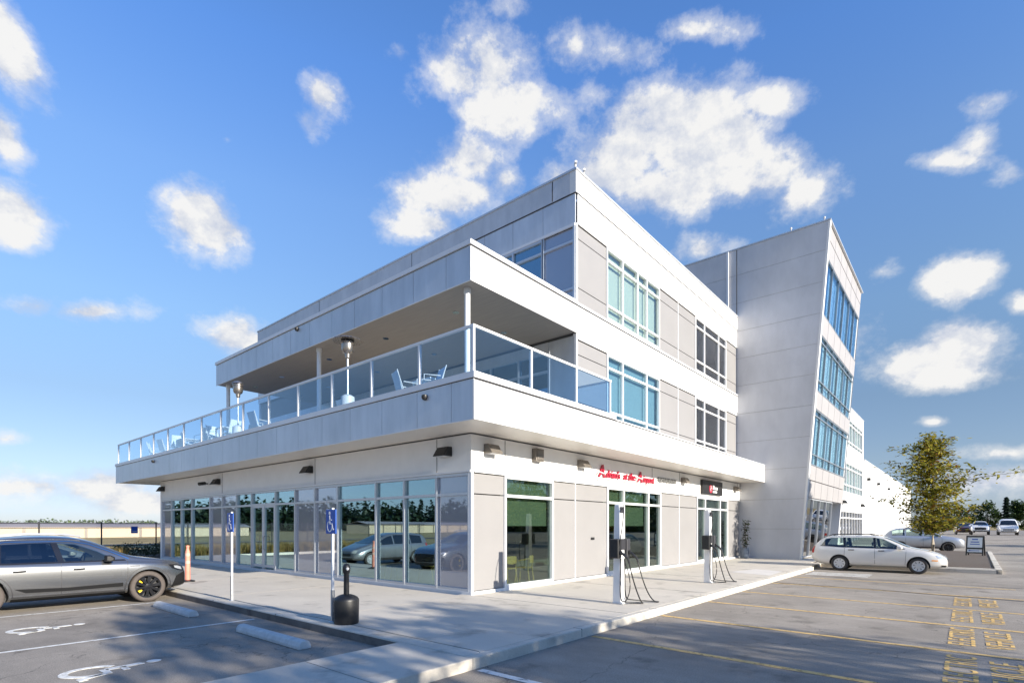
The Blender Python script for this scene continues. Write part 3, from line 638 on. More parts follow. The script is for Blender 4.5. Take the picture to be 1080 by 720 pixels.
# railing
rail = MB(); RZ = 6.215
rail.box(-1.135, -1.065, -1.185, 25.52, RZ - .055, RZ); rail.box(-1.063, 4.79, -1.185, -1.115, RZ - .055, RZ); rail.box(4.735, 4.79, -1.113, .12, RZ - .055, RZ)
railo = rail.build('railing', M['frame'], B)
posts_v = [-1.15, .63, 2.55, 4.44, 6.34, 8.27, 10.19, 12.10, 13.97, 15.9, 17.83, 19.75, 21.65, 23.55, 25.45]
posts_u = [.92, 2.91, 4.73]
for y in posts_v:
    b = MB(); b.box(-1.13, -1.07, y - .03, y + .03, TZ1 + .136, RZ - .056); b.build('post', M['whitepost'], railo)
for x in posts_u:
    b = MB(); b.box(x - .03, x + .03, -1.18, -1.12, TZ1 + .136, RZ - .056); b.build('post', M['whitepost'], railo)
b = MB(); b.box(4.735, 4.79, .06, .115, TZ1 + .022, RZ - .056); b.build('post', M['whitepost'], railo)
for a, e in zip(posts_v, posts_v[1:]):
    b = MB(); b.box(-1.106, -1.094, a + .035, e - .035, TZ1 + .16, RZ - .06); b.build('glass_panel', M['gl_rail'], railo)
for a, e in zip([-1.10] + posts_u, posts_u):
    b = MB(); b.box(a + .035, e - .035, -1.156, -1.144, TZ1 + .16, RZ - .06); b.build('glass_panel', M['gl_rail'], railo)
b = MB(); b.box(4.757, 4.769, -1.11, .05, TZ1 + .05, RZ - .06); b.build('glass_panel', M['gl_rail'], railo)
b = MB(); b.box(.0, 20.5, 22.36, 22.55, .10, 4.12); b.build('end_wall', M['stucco'], B)
b = MB(); b.box(4.9, 20.5, 22.0, 22.17, 5.04, 12.40); b.build('upper_end_wall', M['parapet'], B)
# wall lamps, cameras
def wall_lamp(P, s, z, m):
    b = MB(); w = .21
    # sloped hood: deeper at the bottom
    b.hexa([P(s - w, .0, z - .12), P(s + w, .0, z - .12), P(s + w, .30, z - .12), P(s - w, .30, z - .12), P(s - w, .0, z + .12), P(s + w, .0, z + .12), P(s + w, .14, z + .12), P(s - w, .14, z + .12)])
    o = b.build('wall_lamp', m, B, bevel=.012)
    b = MB(); b.box(s - w + .03, s + w - .03, .04, .27, z - .128, z - .121, P); b.build('lens', M['signgrey'], o)
for s in (.66, 4.93, 12.94, 19.75): wall_lamp(Pr, s, 3.80, M['bronze'])
for s in (.88, 7.63, 15.19, 22.08): wall_lamp(Pl, s, 3.74, M['black'])
b = MB(); b.box(2.42, 2.78, .0, .16, 3.66, 4.02, Pr); b.box(2.46, 2.74, .16, .18, 3.70, 3.98, Pr); b.build('speaker_box', M['bronze'], B, bevel=.02)
b = MB(); b.tube([Pl(16.35, 0, 3.72), Pl(16.3, .22, 3.72)], .03, 8); b.tube([Pl(16.28, .14, 3.73), Pl(16.20, .42, 3.68)], .075, 10); b.build('security_camera', M['black'], B, smooth=True)
for (x, y, z) in ((-1.23, .3, 4.88), (-1.23, 19.4, 4.88), (.06, 8.64, 8.80)):
    b = MB(); b.lathe([(.02, .02), (.07, .0), (.075, -.05), (.05, -.10), (.01, -.115)], 14, (x, y, z)); b.build('dome_camera', M['black'], B, smooth=True)
for (x, y) in ((4.86, .16), (5.35, .16)):
    b = MB(); b.tube([(x, y, 13.18), (x, y, 13.34)], .03, 8); b.tube([(x - .05, y - .06, 13.36), (x + .07, y + .05, 13.33)], .045, 8); b.build('roof_camera', M['signgrey'], B, smooth=True)
b = MB(); b.box(5.55, 5.75, -.015, .0, 1.40, 1.48, Pr); b.build('notice_plate', M['black'], B)

# ------------------------------------------------------------------ leaning stair tower
M['towerpanel'] = mat('pale_grey_tower_panel', (0.36, 0.345, 0.345), 0.45, var=0.03, scale=1.0)
T = thing('stair_tower', 'tall grey concrete entrance tower leaning outward with blue window bands', 'tower')
k = -.0769
fv = lambda z: -2.90 + k * (z - .15)
TT, TU = 16.78, 31.40
def Pt(s, d, z): return (LT + s, fv(z) - d, z)
jz = [1.70, 3.23, 4.80, 6.33, 7.87, 9.39, 10.87, 12.35, 13.87, 15.39]
b = MB(); zs = [.10] + jz + [TT]
for a, c in zip(zs, zs[1:]):
    g = .007
    b.hexa([(LT, fv(a) + .0, a + g), (LT + .3, fv(a), a + g), (LT + .3, 9.5, a + g), (LT, 9.5, a + g), (LT, fv(c), c - g), (LT + .3, fv(c), c - g), (LT + .3, 9.5, c - g), (LT, 9.5, c - g)])
b.build('side_wall', M['concretewall'], T)
b = MB(); b.hexa([(LT + .012, fv(.1) + .02, .1), (LT + .28, fv(.1) + .02, .1), (LT + .28, 9.4, .1), (LT + .012, 9.4, .1), (LT + .012, fv(TT) + .02, TT - .02), (LT + .28, fv(TT) + .02, TT - .02), (LT + .28, 9.4, TT - .02), (LT + .012, 9.4, TT - .02)]); b.build('wall_core', M['scored'], T)
b = MB(); b.hexa([(TU - .3, fv(.1) + .03, .1), (TU, fv(.1) + .03, .1), (TU, 9.5, .1), (TU - .3, 9.5, .1), (TU - .3, fv(TT) + .03, TT), (TU, fv(TT) + .03, TT), (TU, 9.5, TT), (TU - .3, 9.5, TT)]); b.box(LT + .31, TU - .31, 9.2, 9.5, .1, TT); b.build('rear_wall', M['concretewall'], T)
b = MB(); b.box(LT + .32, TU - .32, fv(TT) + .1, 9.15, TT - .4, TT - .25); b.build('roof', M['curbmat'], T)
b = MB(); b.box(LT - .03, LT + .33, fv(TT) - .12, 9.53, TT + .002, TT + .07); b.box(LT + .332, TU + .02, fv(TT) - .12, fv(TT) + .22, TT + .002, TT + .07); b.build('coping', M['silverframe'], T)
b = MB(); b.box(-.015, .26, .004, .10, .16, TT - .004, Pt); b.build('front_edge_trim', M['white'], T)
sx = [.30 + i * (10.5 / 6) for i in range(7)]
bands = [(3.30, 4.98, 'p'), (4.98, 7.80, 'w'), (7.80, 8.70, 'p'), (8.70, 11.46, 'w'), (11.46, 12.46, 'p'), (12.46, 15.18, 'w'), (15.18, TT - .01, 'p')]
for z0, z1, kd in bands:
    if kd == 'p':
        rows = [z0 + .9] if z1 - z0 > 1.5 else []
        for a, c in zip(sx, sx[1:]): panel(T, Pt, a, c, z0, z1, 'towerpanel', rows, gap=.022, d=.035)
    else:
        o = window(T, Pt, sx, z0, z1, [z0 + .55, z1 - .32] if z0 < 12 else [], 'gl_tower' if z0 < 12 else 'gl_towertop', 'darkframe', w=.055, d1=.012, blind='whiteblind', bz=[(a_ + .05, c_ - (.05 if i_ % 2 else .35), z0 + .02, z1 - .02) for i_, (a_, c_) in enumerate(zip(sx, sx[1:]))])
# ground floor glass of the tower (first four bays), recessed blue-grey panel beside it
window(T, Pt, sx[:5], .20, 3.28, [], 'gl_entry', 'silverframe', w=.055, d1=.012)
b = MB(); b.box(sx[4] + .06, sx[6] - .05, -.85, -.80, .16, 3.28, Pt); b.build('recessed_panel', M['pot'], T)
b = MB(); b.box(sx[0], sx[6], -.75, -.1, 3.285, 3.31, Pt); b.build('entrance_soffit', M['white'], T)
b = MB(); b.box(LT + .32, TU - .32, -.2, 9.1, .1, .16); b.build('interior_floor', M['insidefloor'], T)
b = MB(); b.box(LT + .4, TU - .4, 2.2, 2.4, .17, 16.3); b.box(LT + .32, TU - .32, -2.0, 2.19, 3.4, 4.9); b.box(LT + .32, TU - .32, -2.2, 2.19, 7.9, 8.6); b.box(LT + .32, TU - .32, -2.5, 2.19, 11.6, 12.3); b.build('interior_wall', M['inside'], T)
b = MB(); b.box(LT - .10, LT - .02, .56, .66, 13.19, TT - .01); b.build('downpipe', M['whitepost'], T)
b = MB(); b.box(LT - .008, LT - .002, .13, .17, 13.2, TT - .02); b.build('wall_joint', M['joint'], T)
for y in (-4.0, -2.5):
    b = MB(); b.tube([(LT + .1, y, TT + .07), (LT + .1, y, TT + .22)], .02, 6); b.lathe([(.05, TT + .2), (.05, TT + .28)], 8, (LT + .1, y, 0)); b.build('roof_fitting', M['signgrey'], T)

# ------------------------------------------------------------------ far wing and warehouse
W = thing('office_wing', 'white three storey office wing beyond the leaning tower', 'building')
Pw = lambda s, d, z: (s, -0.8 - d, z)
wins = [(0.20, 3.28, [2.6]), (4.95, 7.85, [5.7, 7.3]), (9.45, 12.1, [9.9, 11.6])]
b = MB()
b.box(TU + .01, 60.4, -.79, 20, 3.28, 4.95); b.box(TU + .01, 60.4, -.79, 20, 7.85, 9.45); b.box(TU + .01, 60.4, -.79, 20, 12.1, 13.3)
for a, c in ((TU + .01, 33.2), (44.2, 45.6), (59.2, 60.4)):
    for z0, z1 in ((0.1, 3.278), (4.952, 7.848), (9.452, 12.098)): b.box(a, c, -.788, 19.9, z0, z1)
b.build('wall', M['white2'], W)
b = MB(); b.box(TU + .05, 60.45, -.85, -.55, 13.302, 13.37); b.build('coping', M['silverframe'], W)
for z0, z1, hs in wins:
    for a, c in ((33.2, 44.2), (45.6, 59.2)):
        n = 7 if c - a < 12 else 9
        window(W, Pw, lin(a, c, n), z0, z1, hs, 'gl_green' if z0 > 1 else 'gl_dark', 'frame', blind='blind' if z0 > 1 else None, w=.12, d1=.03, bz=[(lin(a, c, n)[i], lin(a, c, n)[i + 1], z0, z1) for i in range(0, n - 1) if i % 3 != 1])
b = MB(); b.box(33, 59.5, 2, 2.2, .15, 13.0); b.build('interior_wall', M['inside'], W)
for s in (47.2, 58.5):
    b = MB(); b.hexa([Pw(s - .3, 0, 3.9), Pw(s + .3, 0, 3.9), Pw(s + .3, .4, 3.9), Pw(s - .3, .4, 3.9), Pw(s - .3, 0, 4.2), Pw(s + .3, 0, 4.2), Pw(s + .3, .2, 4.2), Pw(s - .3, .2, 4.2)]); b.build('wall_lamp', M['black'], W)
H = thing('warehouse', 'long low white warehouse with bare street wall beyond the office wing', 'warehouse')
b = MB(); b.box(60.45, 128, -.8, 30, 0, 9.05); b.build('wall', M['white2'], H)
b = MB(); b.box(60.44, 128.1, -.9, 30.1, 9.052, 9.15); b.build('coping', M['frame'], H)
for s in (66, 76, 88, 101, 114):
    b = MB(); b.box(s, s + 2.4, -.87, -.802, .6, 4.2); o = b.build('door', M['signgrey'], H)
for s in (63, 72, 84):
    b = MB(); b.box(s, s + .5, -1.1, -.802, 7.0, 7.3); b.build('wall_lamp', M['black'], H)

# ------------------------------------------------------------------ signs on the building
SG = thing('restaurant_sign', 'red script restaurant sign on the white wall above the glass doors', 'sign', (5.8, 0, 3.62))
y0 = -.05
Ps = lambda x, y, z: Vector((x, y0 - z, y))
def put(txt, x, y, size, m, shear=.25, sp=1.0, bold=0.012, nm='lettering', sq=1.0, d=.05):
    return text_mesh(nm, txt, size, m, lambda a, c, z: Vector((x + a * sq, y0 - z, y + c)), depth=d, shear=shear, spacing=sp, parent=SG, bold=bold)
put("A", .10, -.16, .62, M['red'], .2, bold=.006); put("drian's", .60, -.13, .36, M['red'], .25, bold=.004)
put("at", 1.80, -.12, .36, M['red'], .25, bold=.004); put("the", 2.18, -.12, .38, M['red'], .25, bold=.004)
put("A", 2.85, -.16, .58, M['red'], .2, bold=.006); put("irport", 3.33, -.13, .38, M['red'], .25, bold=.004)
put("RESTAURANT", 4.60, -.03, .27, M['dullgrey'], 0, 1.05, bold=.003)
b = MB()
for x0 in (.0, 2.75):
    pts = [(x0 + .42, -.02), (x0 + .12, .02), (x0 - .02, -.12), (x0 + .06, -.26), (x0 + .22, -.20)]
    b.stroke(pts, .035, 0, .04, lambda a, c, z: Vector((a, y0 - z, c)))
b.stroke([(.5, -.19), (2.7, -.19)], .018, 0, .03, lambda a, c, z: Vector((a, y0 - z, c))); b.stroke([(3.4, -.19), (6.1, -.15)], .016, 0, .03, lambda a, c, z: Vector((a, y0 - z, c)))
b.build('swash', M['signgrey'], SG)
b = MB()
for x in (.3, 1.4, 2.4, 3.2, 4.2, 5.2, 6.0): b.box(x - .012, x + .012, -.03, .0, -.10, -.07)
b.build('standoff', M['steel'], SG)
BS = thing('black_sign', 'black panel sign with red round emblem and white marks near the tower', 'sign', (16.25, 0, 3.66))
b = MB(); b.box(-1.3, 1.3, -.12, -.002, -.33, .33); b.build('sign_panel', M['black'], BS, bevel=.01)
b = MB(); b.lathe([(.20, -.128), (.20, -.121)], 24, (-.30, 0, -.06), 'y'); b.build('emblem', M['red'], BS)
b = MB(); b.stroke([(-.32, -.16), (-.36, -.06), (-.26, -.02), (-.32, .08)], .05, .130, .136, lambda a, c, z: Vector((a, -z, c))); b.build('emblem_mark', M['signwhite'], BS)
for x0_, x1_, z0_, z1_ in ((-.04, .16, .05, .13), (-.04, .10, -.08, .04), (.13, .27, -.08, .04), (.30, .44, -.08, .04), (.47, .58, -.08, .04), (-.04, .20, -.23, -.14), (.24, .50, -.23, -.14)):
    b = MB(); b.box(x0_, x1_, -.128, -.121, z0_, z1_); b.build('white_mark', M['signwhite'], BS)

# ------------------------------------------------------------------ street furniture
def sign_post(x, y, label):
    t = thing('accessible_parking_sign', label, 'sign', (x, y, .152), 0, 'accessible parking signs at the kerb')
    b = MB(); b.box(-.019, .019, -.019, .019, .55, 2.02); b.build('post', M['whitepost'], t)
    b = MB(); b.box(-.025, .025, -.025, .025, 0, .56); b.lathe([(.07, 0), (.06, .012)], 12); b.build('post_sleeve', M['steel'], t)
    b = MB(); b.box(-.040, -.021, -.16, .16, 1.56, 1.99); o = b.build('sign_plate', M['blue'], t, bevel=.006)
    P = lambda a, c, z: Vector((-.041 - z, -a * .25 + .03, 1.60 + c * .31))
    b = MB(); isa(b, P, 0, .003, .075); b.build('wheelchair_symbol', M['signwhite'], o)
    return t
sign_post(-4.19, -.68, 'blue accessible parking sign on white post beside the black ash receptacle')
sign_post(-4.21, 3.50, 'blue accessible parking sign on white post halfway to the orange bollard')
t = thing('delineator_bollard', 'faded orange plastic bollard on pavement in front of grey car', 'bollard', (-3.32, 8.86, .152))
b = MB(); b.lathe([(.20, 0), (.20, .03), (.09, .06)], 20); b.build('base', M['black'], t, smooth=True)
b = MB(); b.lathe([(.075, .05), (.068, .85), (.064, .92), (.045, .96), (.04, 1.04), (.05, 1.06), (.045, 1.1), (.01, 1.11)], 20); b.build('tube', M['orange'], t, smooth=True)
b = MB()
for z in (.55, .78): b.lathe([(.0755 - z * .006, z), (.0745 - z * .006, z + .09)], 20)
b.build('reflective_band', M['palepink'], t)
t = thing('ash_receptacle', 'black plastic smokers receptacle with bell shaped base and slim neck', 'ash receptacle', (-4.13, -1.02, .152))
b = MB(); b.lathe([(.20, 0), (.21, .02), (.215, .40), (.210, .425), (.19, .455), (.14, .485), (.08, .505), (.05, .51)], 32); b.build('base', M['black'], t, smooth=True)
b = MB(); b.lathe([(.048, .50), (.045, .86), (.048, .90)], 24); b.build('neck', M['black'], t, smooth=True)
b = MB(); b.lathe([(.05, .87), (.062, .90), (.068, .96), (.06, 1.01), (.03, 1.04), (.005, 1.045)], 24); o = b.build('head', M['black'], t, smooth=True)
b = MB(); b.lathe([(.026, -.074), (.026, -.055)], 16, (-.02, 0, .955), 'y'); b.build('opening', M['signgrey'], o)
def stop(v0, v1, label):
    t = MB(); L = v1 - v0; prof = [(-.10, 0), (-.10, .05), (-.075, .105), (-.04, .13), (.04, .13), (.075, .105), (.10, .05), (.10, 0)]
    t.ring([[(p, y, z) for p, z in prof] for y in (-L / 2, L / 2)])
    o = t.build('wheel_stop', M['stop'], bevel=.012); o.location = (-5.28, (v0 + v1) / 2, .002)
    tag(o, label, 'wheel stop', 'concrete wheel stops in the accessible stalls')
stop(-1.72, .46, 'pale concrete wheel stop in the shaded stall nearest the walkway')
stop(2.70, 4.85, 'grey concrete wheel stop in front of the grey car')

def bez(p0, p1, p2, p3, n=14):
    o = []
    for i in range(n + 1):
        t = i / n; o.append(tuple((1 - t) ** 3 * a + 3 * (1 - t) ** 2 * t * b_ + 3 * (1 - t) * t * t * c + t ** 3 * d for a, b_, c, d in zip(p0, p1, p2, p3)))
    return o
def charger(x, y, label, mirror=1):
    t = thing('ev_charger', label, 'charging station', (x, y, .152), 0, 'charging stations on the pavement')
    b = MB()
    b.ring([[(-.10, -.10, 0), (.10, -.10, 0), (.10, .11, 0), (-.10, .11, 0)], [(-.092, -.085, 1.1), (.092, -.085, 1.1), (.092, .095, 1.1), (-.092, .095, 1.1)], [(-.085, -.07, 2.05), (.085, -.07, 2.05), (.085, .08, 2.05), (-.085, .08, 2.05)], [(-.085, -.05, 2.17), (.085, -.05, 2.17), (.085, .07, 2.17), (-.085, .07, 2.17)]])
    b.build('post', M['whitepost'], t, bevel=.02)
    b = MB(); b.box(-.155, .155, -.17, .17, 0, .015); b.build('base_plate', M['steel'], t)
    b = MB(); b.box(-.118, .118, -.098, -.086, 1.18, 1.42); b.build('screen', M['dark'], t)
    for sg in (-1, 1):
        c = sg * .20
        b = MB(); b.box(c - .085, c + .085, -.13, .10, 1.0, 1.42); o = b.build('holster', M['black'] if sg < 0 else M['cladding'], t, bevel=.025)
        b = MB(); b.tube([(c, -.09, 1.12), (c, -.20, 1.10), (c + .03, -.30, 1.0), (c + .04, -.33, .90)], .034, 8, .022); b.lathe([(.045, -.17), (.045, -.12)], 12, (c, 0, 1.12), 'y'); b.build('connector', M['black'], o, smooth=True)
        b = MB(); x0 = c + .04
        if sg > 0: path = bez((x0, -.33, .90), (x0 + .04, -.40, .60), (x0 + .10, -.52, .03), (x0 + .42, -.60, .016)) + bez((x0 + .42, -.60, .016), (x0 + .58, -.62, .016), (x0 + .25, -.30, .02), (.10, -.14, .10), 12)[1:] + bez((.10, -.14, .10), (.04, -.10, .18), (.09, -.09, .5), (.08, -.10, 1.0), 8)[1:]
        else: path = bez((x0, -.33, .90), (x0 + .05, -.38, .55), (x0 + .20, -.48, .04), (x0 + .45, -.42, .016)) + bez((x0 + .45, -.42, .016), (x0 + .62, -.36, .016), (x0 + .05, -.30, .02), (-.12, -.13, .08), 12)[1:] + bez((-.12, -.13, .08), (-.18, -.10, .2), (-.12, -.10, .5), (-.10, -.10, 1.0), 8)[1:]
        b.tube(path, .014, 8); b.build('cable', M['black'], o, smooth=True)
        b = MB(); b.tube(bez((.02 * sg, -.075, 2.08), (.12 * sg, -.22, 2.12), (c * 1.3, -.22, 1.7), (c * 1.05, -.10, 1.15)) if sg < 0 else bez((.05, -.06, 1.02), (.10, -.30, .5), (.10, -.22, .2), (.06, -.12, .05)), .011, 8); b.build('tether', M['black'], o, smooth=True)
    b = MB(); b.box(-.08, .08, -.088, -.06, 1.98, 2.12); b.build('reel_cover', M['dark'], t, bevel=.01)
    return t
charger(1.09, -3.48, 'white electric car charging post closest to building corner with black cables')
charger(6.69, -3.39, 'white electric car charging post farther along pavement under black sign')

# a-frame board on the island
t = thing('sandwich_board', 'black framed sandwich board with white panel on tree island', 'sign', (31.95, -9.75, .14), R(-12)); t.scale = (.88,) * 3
b = MB()
for sg in (-1, 1):
    for yy in (-.42, .42):
        b.hexa([(sg * .30 - .025, yy - .035, 0), (sg * .30 + .025, yy - .035, 0), (sg * .30 + .025, yy + .035, 0), (sg * .30 - .025, yy + .035, 0), (sg * .05 - .025, yy - .035, 1.3), (sg * .05 + .025, yy - .035, 1.3), (sg * .05 + .025, yy + .035, 1.3), (sg * .05 - .025, yy + .035, 1.3)])
Pa = lambda y, z, d: (-(.30 - .25 * z / 1.3) - d, -y, z)
for z0, z1 in ((.14, .22), (.42, .52), (1.2, 1.3)): b.hexa([Pa(-.385, z0, -.02), Pa(.385, z0, -.02), Pa(.385, z0, .03), Pa(-.385, z0, .03), Pa(-.385, z1, -.02), Pa(.385, z1, -.02), Pa(.385, z1, .03), Pa(-.385, z1, .03)])
b.build('frame', M['black'], t)
for z0, z1, m in ((.22, .42, 'signwhite'), (.52, 1.2, 'signwhite')):
    b = MB(); b.hexa([Pa(-.38, z0, -.01), Pa(.38, z0, -.01), Pa(.38, z0, .01), Pa(-.38, z0, .01), Pa(-.38, z1, -.01), Pa(.38, z1, -.01), Pa(.38, z1, .01), Pa(-.38, z1, .01)]); b.build('panel', M[m], t)
b = MB()
for yc, zc, wd, ht in ((0, 1.02, .30, .07), (0, .86, .44, .06), (0, .72, .50, .05)): b.hexa([Pa(-wd / 2, zc, .0102), Pa(wd / 2, zc, .0102), Pa(wd / 2, zc, .013), Pa(-wd / 2, zc, .013), Pa(-wd / 2, zc + ht, .0102), Pa(wd / 2, zc + ht, .0102), Pa(wd / 2, zc + ht, .013), Pa(-wd / 2, zc + ht, .013)])
b.hexa([Pa(-.3, .31, .0102), Pa(.25, .31, .0102), Pa(.25, .31, .013), Pa(-.3, .31, .013), Pa(-.3, .34, .0102), Pa(.25, .34, .0102), Pa(.25, .34, .013), Pa(-.3, .34, .013)])
b.quad(Pa(-.34, .325, .013), Pa(-.22, .27, .013), Pa(-.22, .38, .013)); b.build('print', M['blue'], t)

# potted plant in the corner by the tower
t = thing('potted_plant', 'slender leafy plant in slate blue pot against the tower wall', 'plant', (19.95, -.45, .152))
b = MB(); b.lathe([(.15, 0), (.20, .06), (.22, .35), (.19, .5), (.21, .55), (.17, .55), (.16, .48), (.01, .47)], 20); b.build('pot', M['pot'], t, smooth=True)
b = MB(); lf = MB()
for i in range(5):
    p = [(random.uniform(-.08, .08), random.uniform(-.08, .08), .45)]
    for q in range(5): p.append((p[-1][0] + random.uniform(-.08, .08), p[-1][1] + random.uniform(-.08, .08), p[-1][2] + .28))
    b.tube(p, .010, 5)
    for q in p[1:]:
        for _ in range(6):
            a = Vector(q) + Vector((random.uniform(-.14, .14), random.uniform(-.14, .14), random.uniform(-.14, .14))); d1 = Vector((random.gauss(0, 1), random.gauss(0, 1), random.gauss(0, .6))).normalized() * .09; d2 = d1.cross(Vector((random.random(), random.random(), 1))).normalized() * .03
            lf.quad(a - d1, a + d2, a + d1, a - d2)
b.build('stem', M['darkbark'], t); lf.build('leaves', M['hedge'], t)

# ------------------------------------------------------------------ cafe furniture inside
def cafe_chair(first=None):
    t = thing('cafe_chair', '', 'chair', (0, 0, 0), 0, 'blond wooden chairs inside the restaurant')
    b = MB(); b.box(-.21, .21, -.20, .20, .435, .47); b.build('seat', M['wood'], t, bevel=.012)
    for sx_, sy in ((-1, -1), (1, -1), (-1, 1), (1, 1)):
        b = MB(); b.tube([(sx_ * .22, sy * .21, 0), (sx_ * .18, sy * .17, .44)] if sy < 0 else [(sx_ * .22, .25, 0), (sx_ * .19, .19, .45), (sx_ * .22, .22, .72)], .019, 8); b.build('leg', M['wood'], t)
    b = MB(); pts = [(-.27, -.08, .66), (-.25, .12, .70), (-.14, .24, .73), (0, .27, .74), (.14, .24, .73), (.25, .12, .70), (.27, -.08, .66)]
    b.tube(pts, .022, 8); b.build('armrest', M['wood'], t, smooth=True)
    b = MB(); b.ring([[(-.16, .255, .60), (0, .285, .58), (.16, .255, .60), (.16, .235, .60), (0, .265, .58), (-.16, .235, .60)], [(-.19, .245, .80), (0, .28, .82), (.19, .245, .80), (.19, .225, .80), (0, .26, .82), (-.19, .225, .80)]]); b.build('backrest', M['wood'], t)
    return t
spots = [(2.42, .95, 170, 'blond wooden chair behind the corner shop window, left of its pair'), (3.05, .80, 200, 'blond wooden chair behind the corner shop window, right of its pair'),
         (1.25, 2.1, 60, 'blond wooden chair inside the glazed corner facing the car park'), (1.4, 3.3, 240, 'blond wooden chair inside beside a dark round table'),
         (1.2, 4.6, 80, 'blond wooden chair behind the wide pane reflecting the bollard'), (8.1, 1.2, 150, 'blond wooden chair behind the window beside the first charger'), (8.9, 1.7, 20, 'blond wooden chair deeper inside behind the first charger')]
ch = cafe_chair()
for i, (x, y, a, lb) in enumerate(spots):
    o = ch if i == 0 else dup(ch)
    o.location = (x, y, .166); o.rotation_euler = (0, 0, R(a)); o['label'] = lb
for i, (x, y, lb) in enumerate([(2.75, 1.55, 'small dark cafe table behind the corner shop window'), (1.55, 2.7, 'small dark cafe table inside the glazed corner'), (8.5, 2.3, 'small dark cafe table inside behind the first charger')]):
    t = thing('cafe_table', lb, 'table', (x, y, .166), 0, 'dark tables inside the restaurant')
    b = MB(); b.lathe([(.36, .71), (.37, .72), (.37, .74), (.36, .745)], 24); b.build('table_top', M['tabletop'], t)
    b = MB(); b.lathe([(.24, 0), (.23, .02), (.04, .04), (.035, .70), (.10, .71)], 16); b.build('pedestal', M['black'], t)

# ------------------------------------------------------------------ terrace furniture
def heater(x, y, label, wide):
    t = thing('patio_heater', label, 'heater', (x, y, 5.02), 0, 'patio heaters on the terrace')
    b = MB(); b.lathe([(.24, 0), (.24, .05), (.20, .08), (.19, .5), (.10, .56)], 24); b.build('base', M['signgrey'], t, smooth=True)
    b = MB(); b.lathe([(.03, .5), (.03, 1.62)], 12); b.build('pole', M['steel'], t, smooth=True)
    b = MB(); b.lathe([(.03, 1.58), (.07, 1.62), (.08, 1.72), (.14, 1.76), (.17, 1.84), (.17, 2.0), (.19, 2.02), (.19, 2.06), (.05, 2.08)], 24); b.build('burner', M['stainless'], t, smooth=True)
    b = MB(); r = .43 if wide else .22
    b.lathe([(r, 2.09), (r * .97, 2.115), (r * .6, 2.17), (r * .2, 2.21), (.02, 2.22), (.02, 2.205), (r * .6, 2.155), (r * .96, 2.10)], 10 if wide else 24); b.build('reflector', M['stainless'], t)
heater(-.78, 4.16, 'steel patio heater with wide mushroom reflector on the terrace', True)
heater(-.80, 11.34, 'steel patio heater with narrow cap near the canopy end', False)
def t_chair():
    t = thing('terrace_chair', '', 'chair', (0, 0, 0), 0, 'pale sling chairs on the terrace')
    b = MB(); b.box(-.24, .24, -.24, .22, .41, .43); b.build('seat', M['sling'], t)
    b = MB(); b.hexa([(-.24, .22, .44), (.24, .22, .44), (.24, .235, .44), (-.24, .235, .44), (-.23, .36, .92), (.23, .36, .92), (.23, .375, .92), (-.23, .375, .92)]); b.build('backrest', M['sling'], t)
    for s in (-1, 1):
        b = MB(); b.tube([(s * .26, -.26, 0), (s * .26, -.24, .62), (s * .26, .20, .64)], .014, 6); b.build('arm_leg', M['signgrey'], t)
        b = MB(); b.tube([(s * .25, .28, 0), (s * .25, .20, .43), (s * .24, .37, .94)], .014, 6); b.build('rear_leg', M['signgrey'], t)
    return t
tc_ = t_chair()
tsp = [(-.45, 10.3, 95, 'next to the narrow heater'), (-.6, 12.6, 200, 'just past the narrow heater'), (-.5, 14.0, 20, 'under the canopy end column'), (-.55, 15.3, 190, 'first one past the canopy end'),
       (-.5, 16.9, 80, 'second one past the canopy end'), (-.6, 18.3, 170, 'third one past the canopy end'), (-.5, 19.9, 100, 'last but one on the open terrace end'), (-.55, 21.3, 60, 'last one on the open terrace end'), (.5, 13.2, 180, 'set back behind the end table'), (.6, 16.2, 120, 'set back between the tables'), (.5, 18.9, 30, 'set back near the open end'), (-.2, 2.2, 70, 'behind the second corner pane'), (-.3, 1.2, 250, 'close behind the corner pane'), (.6, 6.2, 90, 'beside the wide heater')]
for i, (x, y, a, lb) in enumerate(tsp):
    o = tc_ if i == 0 else dup(tc_)
    o.location = (x, y, 5.022); o.rotation_euler = (0, 0, R(a)); o['label'] = 'pale sling chair on the terrace, ' + lb
for x, y, lb in ((-.35, 13.3, 'square grey terrace table under the canopy end'), (-.35, 17.6, 'square grey terrace table on the open terrace end'), (.3, 1.8, 'square grey terrace table behind the corner pane')):
    t = thing('terrace_table', lb, 'table', (x, y, 5.022), 0, 'grey tables on the terrace')
    b = MB(); b.box(-.38, .38, -.38, .38, .70, .735); b.build('table_top', M['sling'], t, bevel=.008)
    for sx_, sy in ((-1, -1), (1, -1), (-1, 1), (1, 1)):
        b = MB(); b.box(sx_ * .34 - .02, sx_ * .34 + .02, sy * .34 - .02, sy * .34 + .02, 0, .70); b.build('leg', M['signgrey'], t)

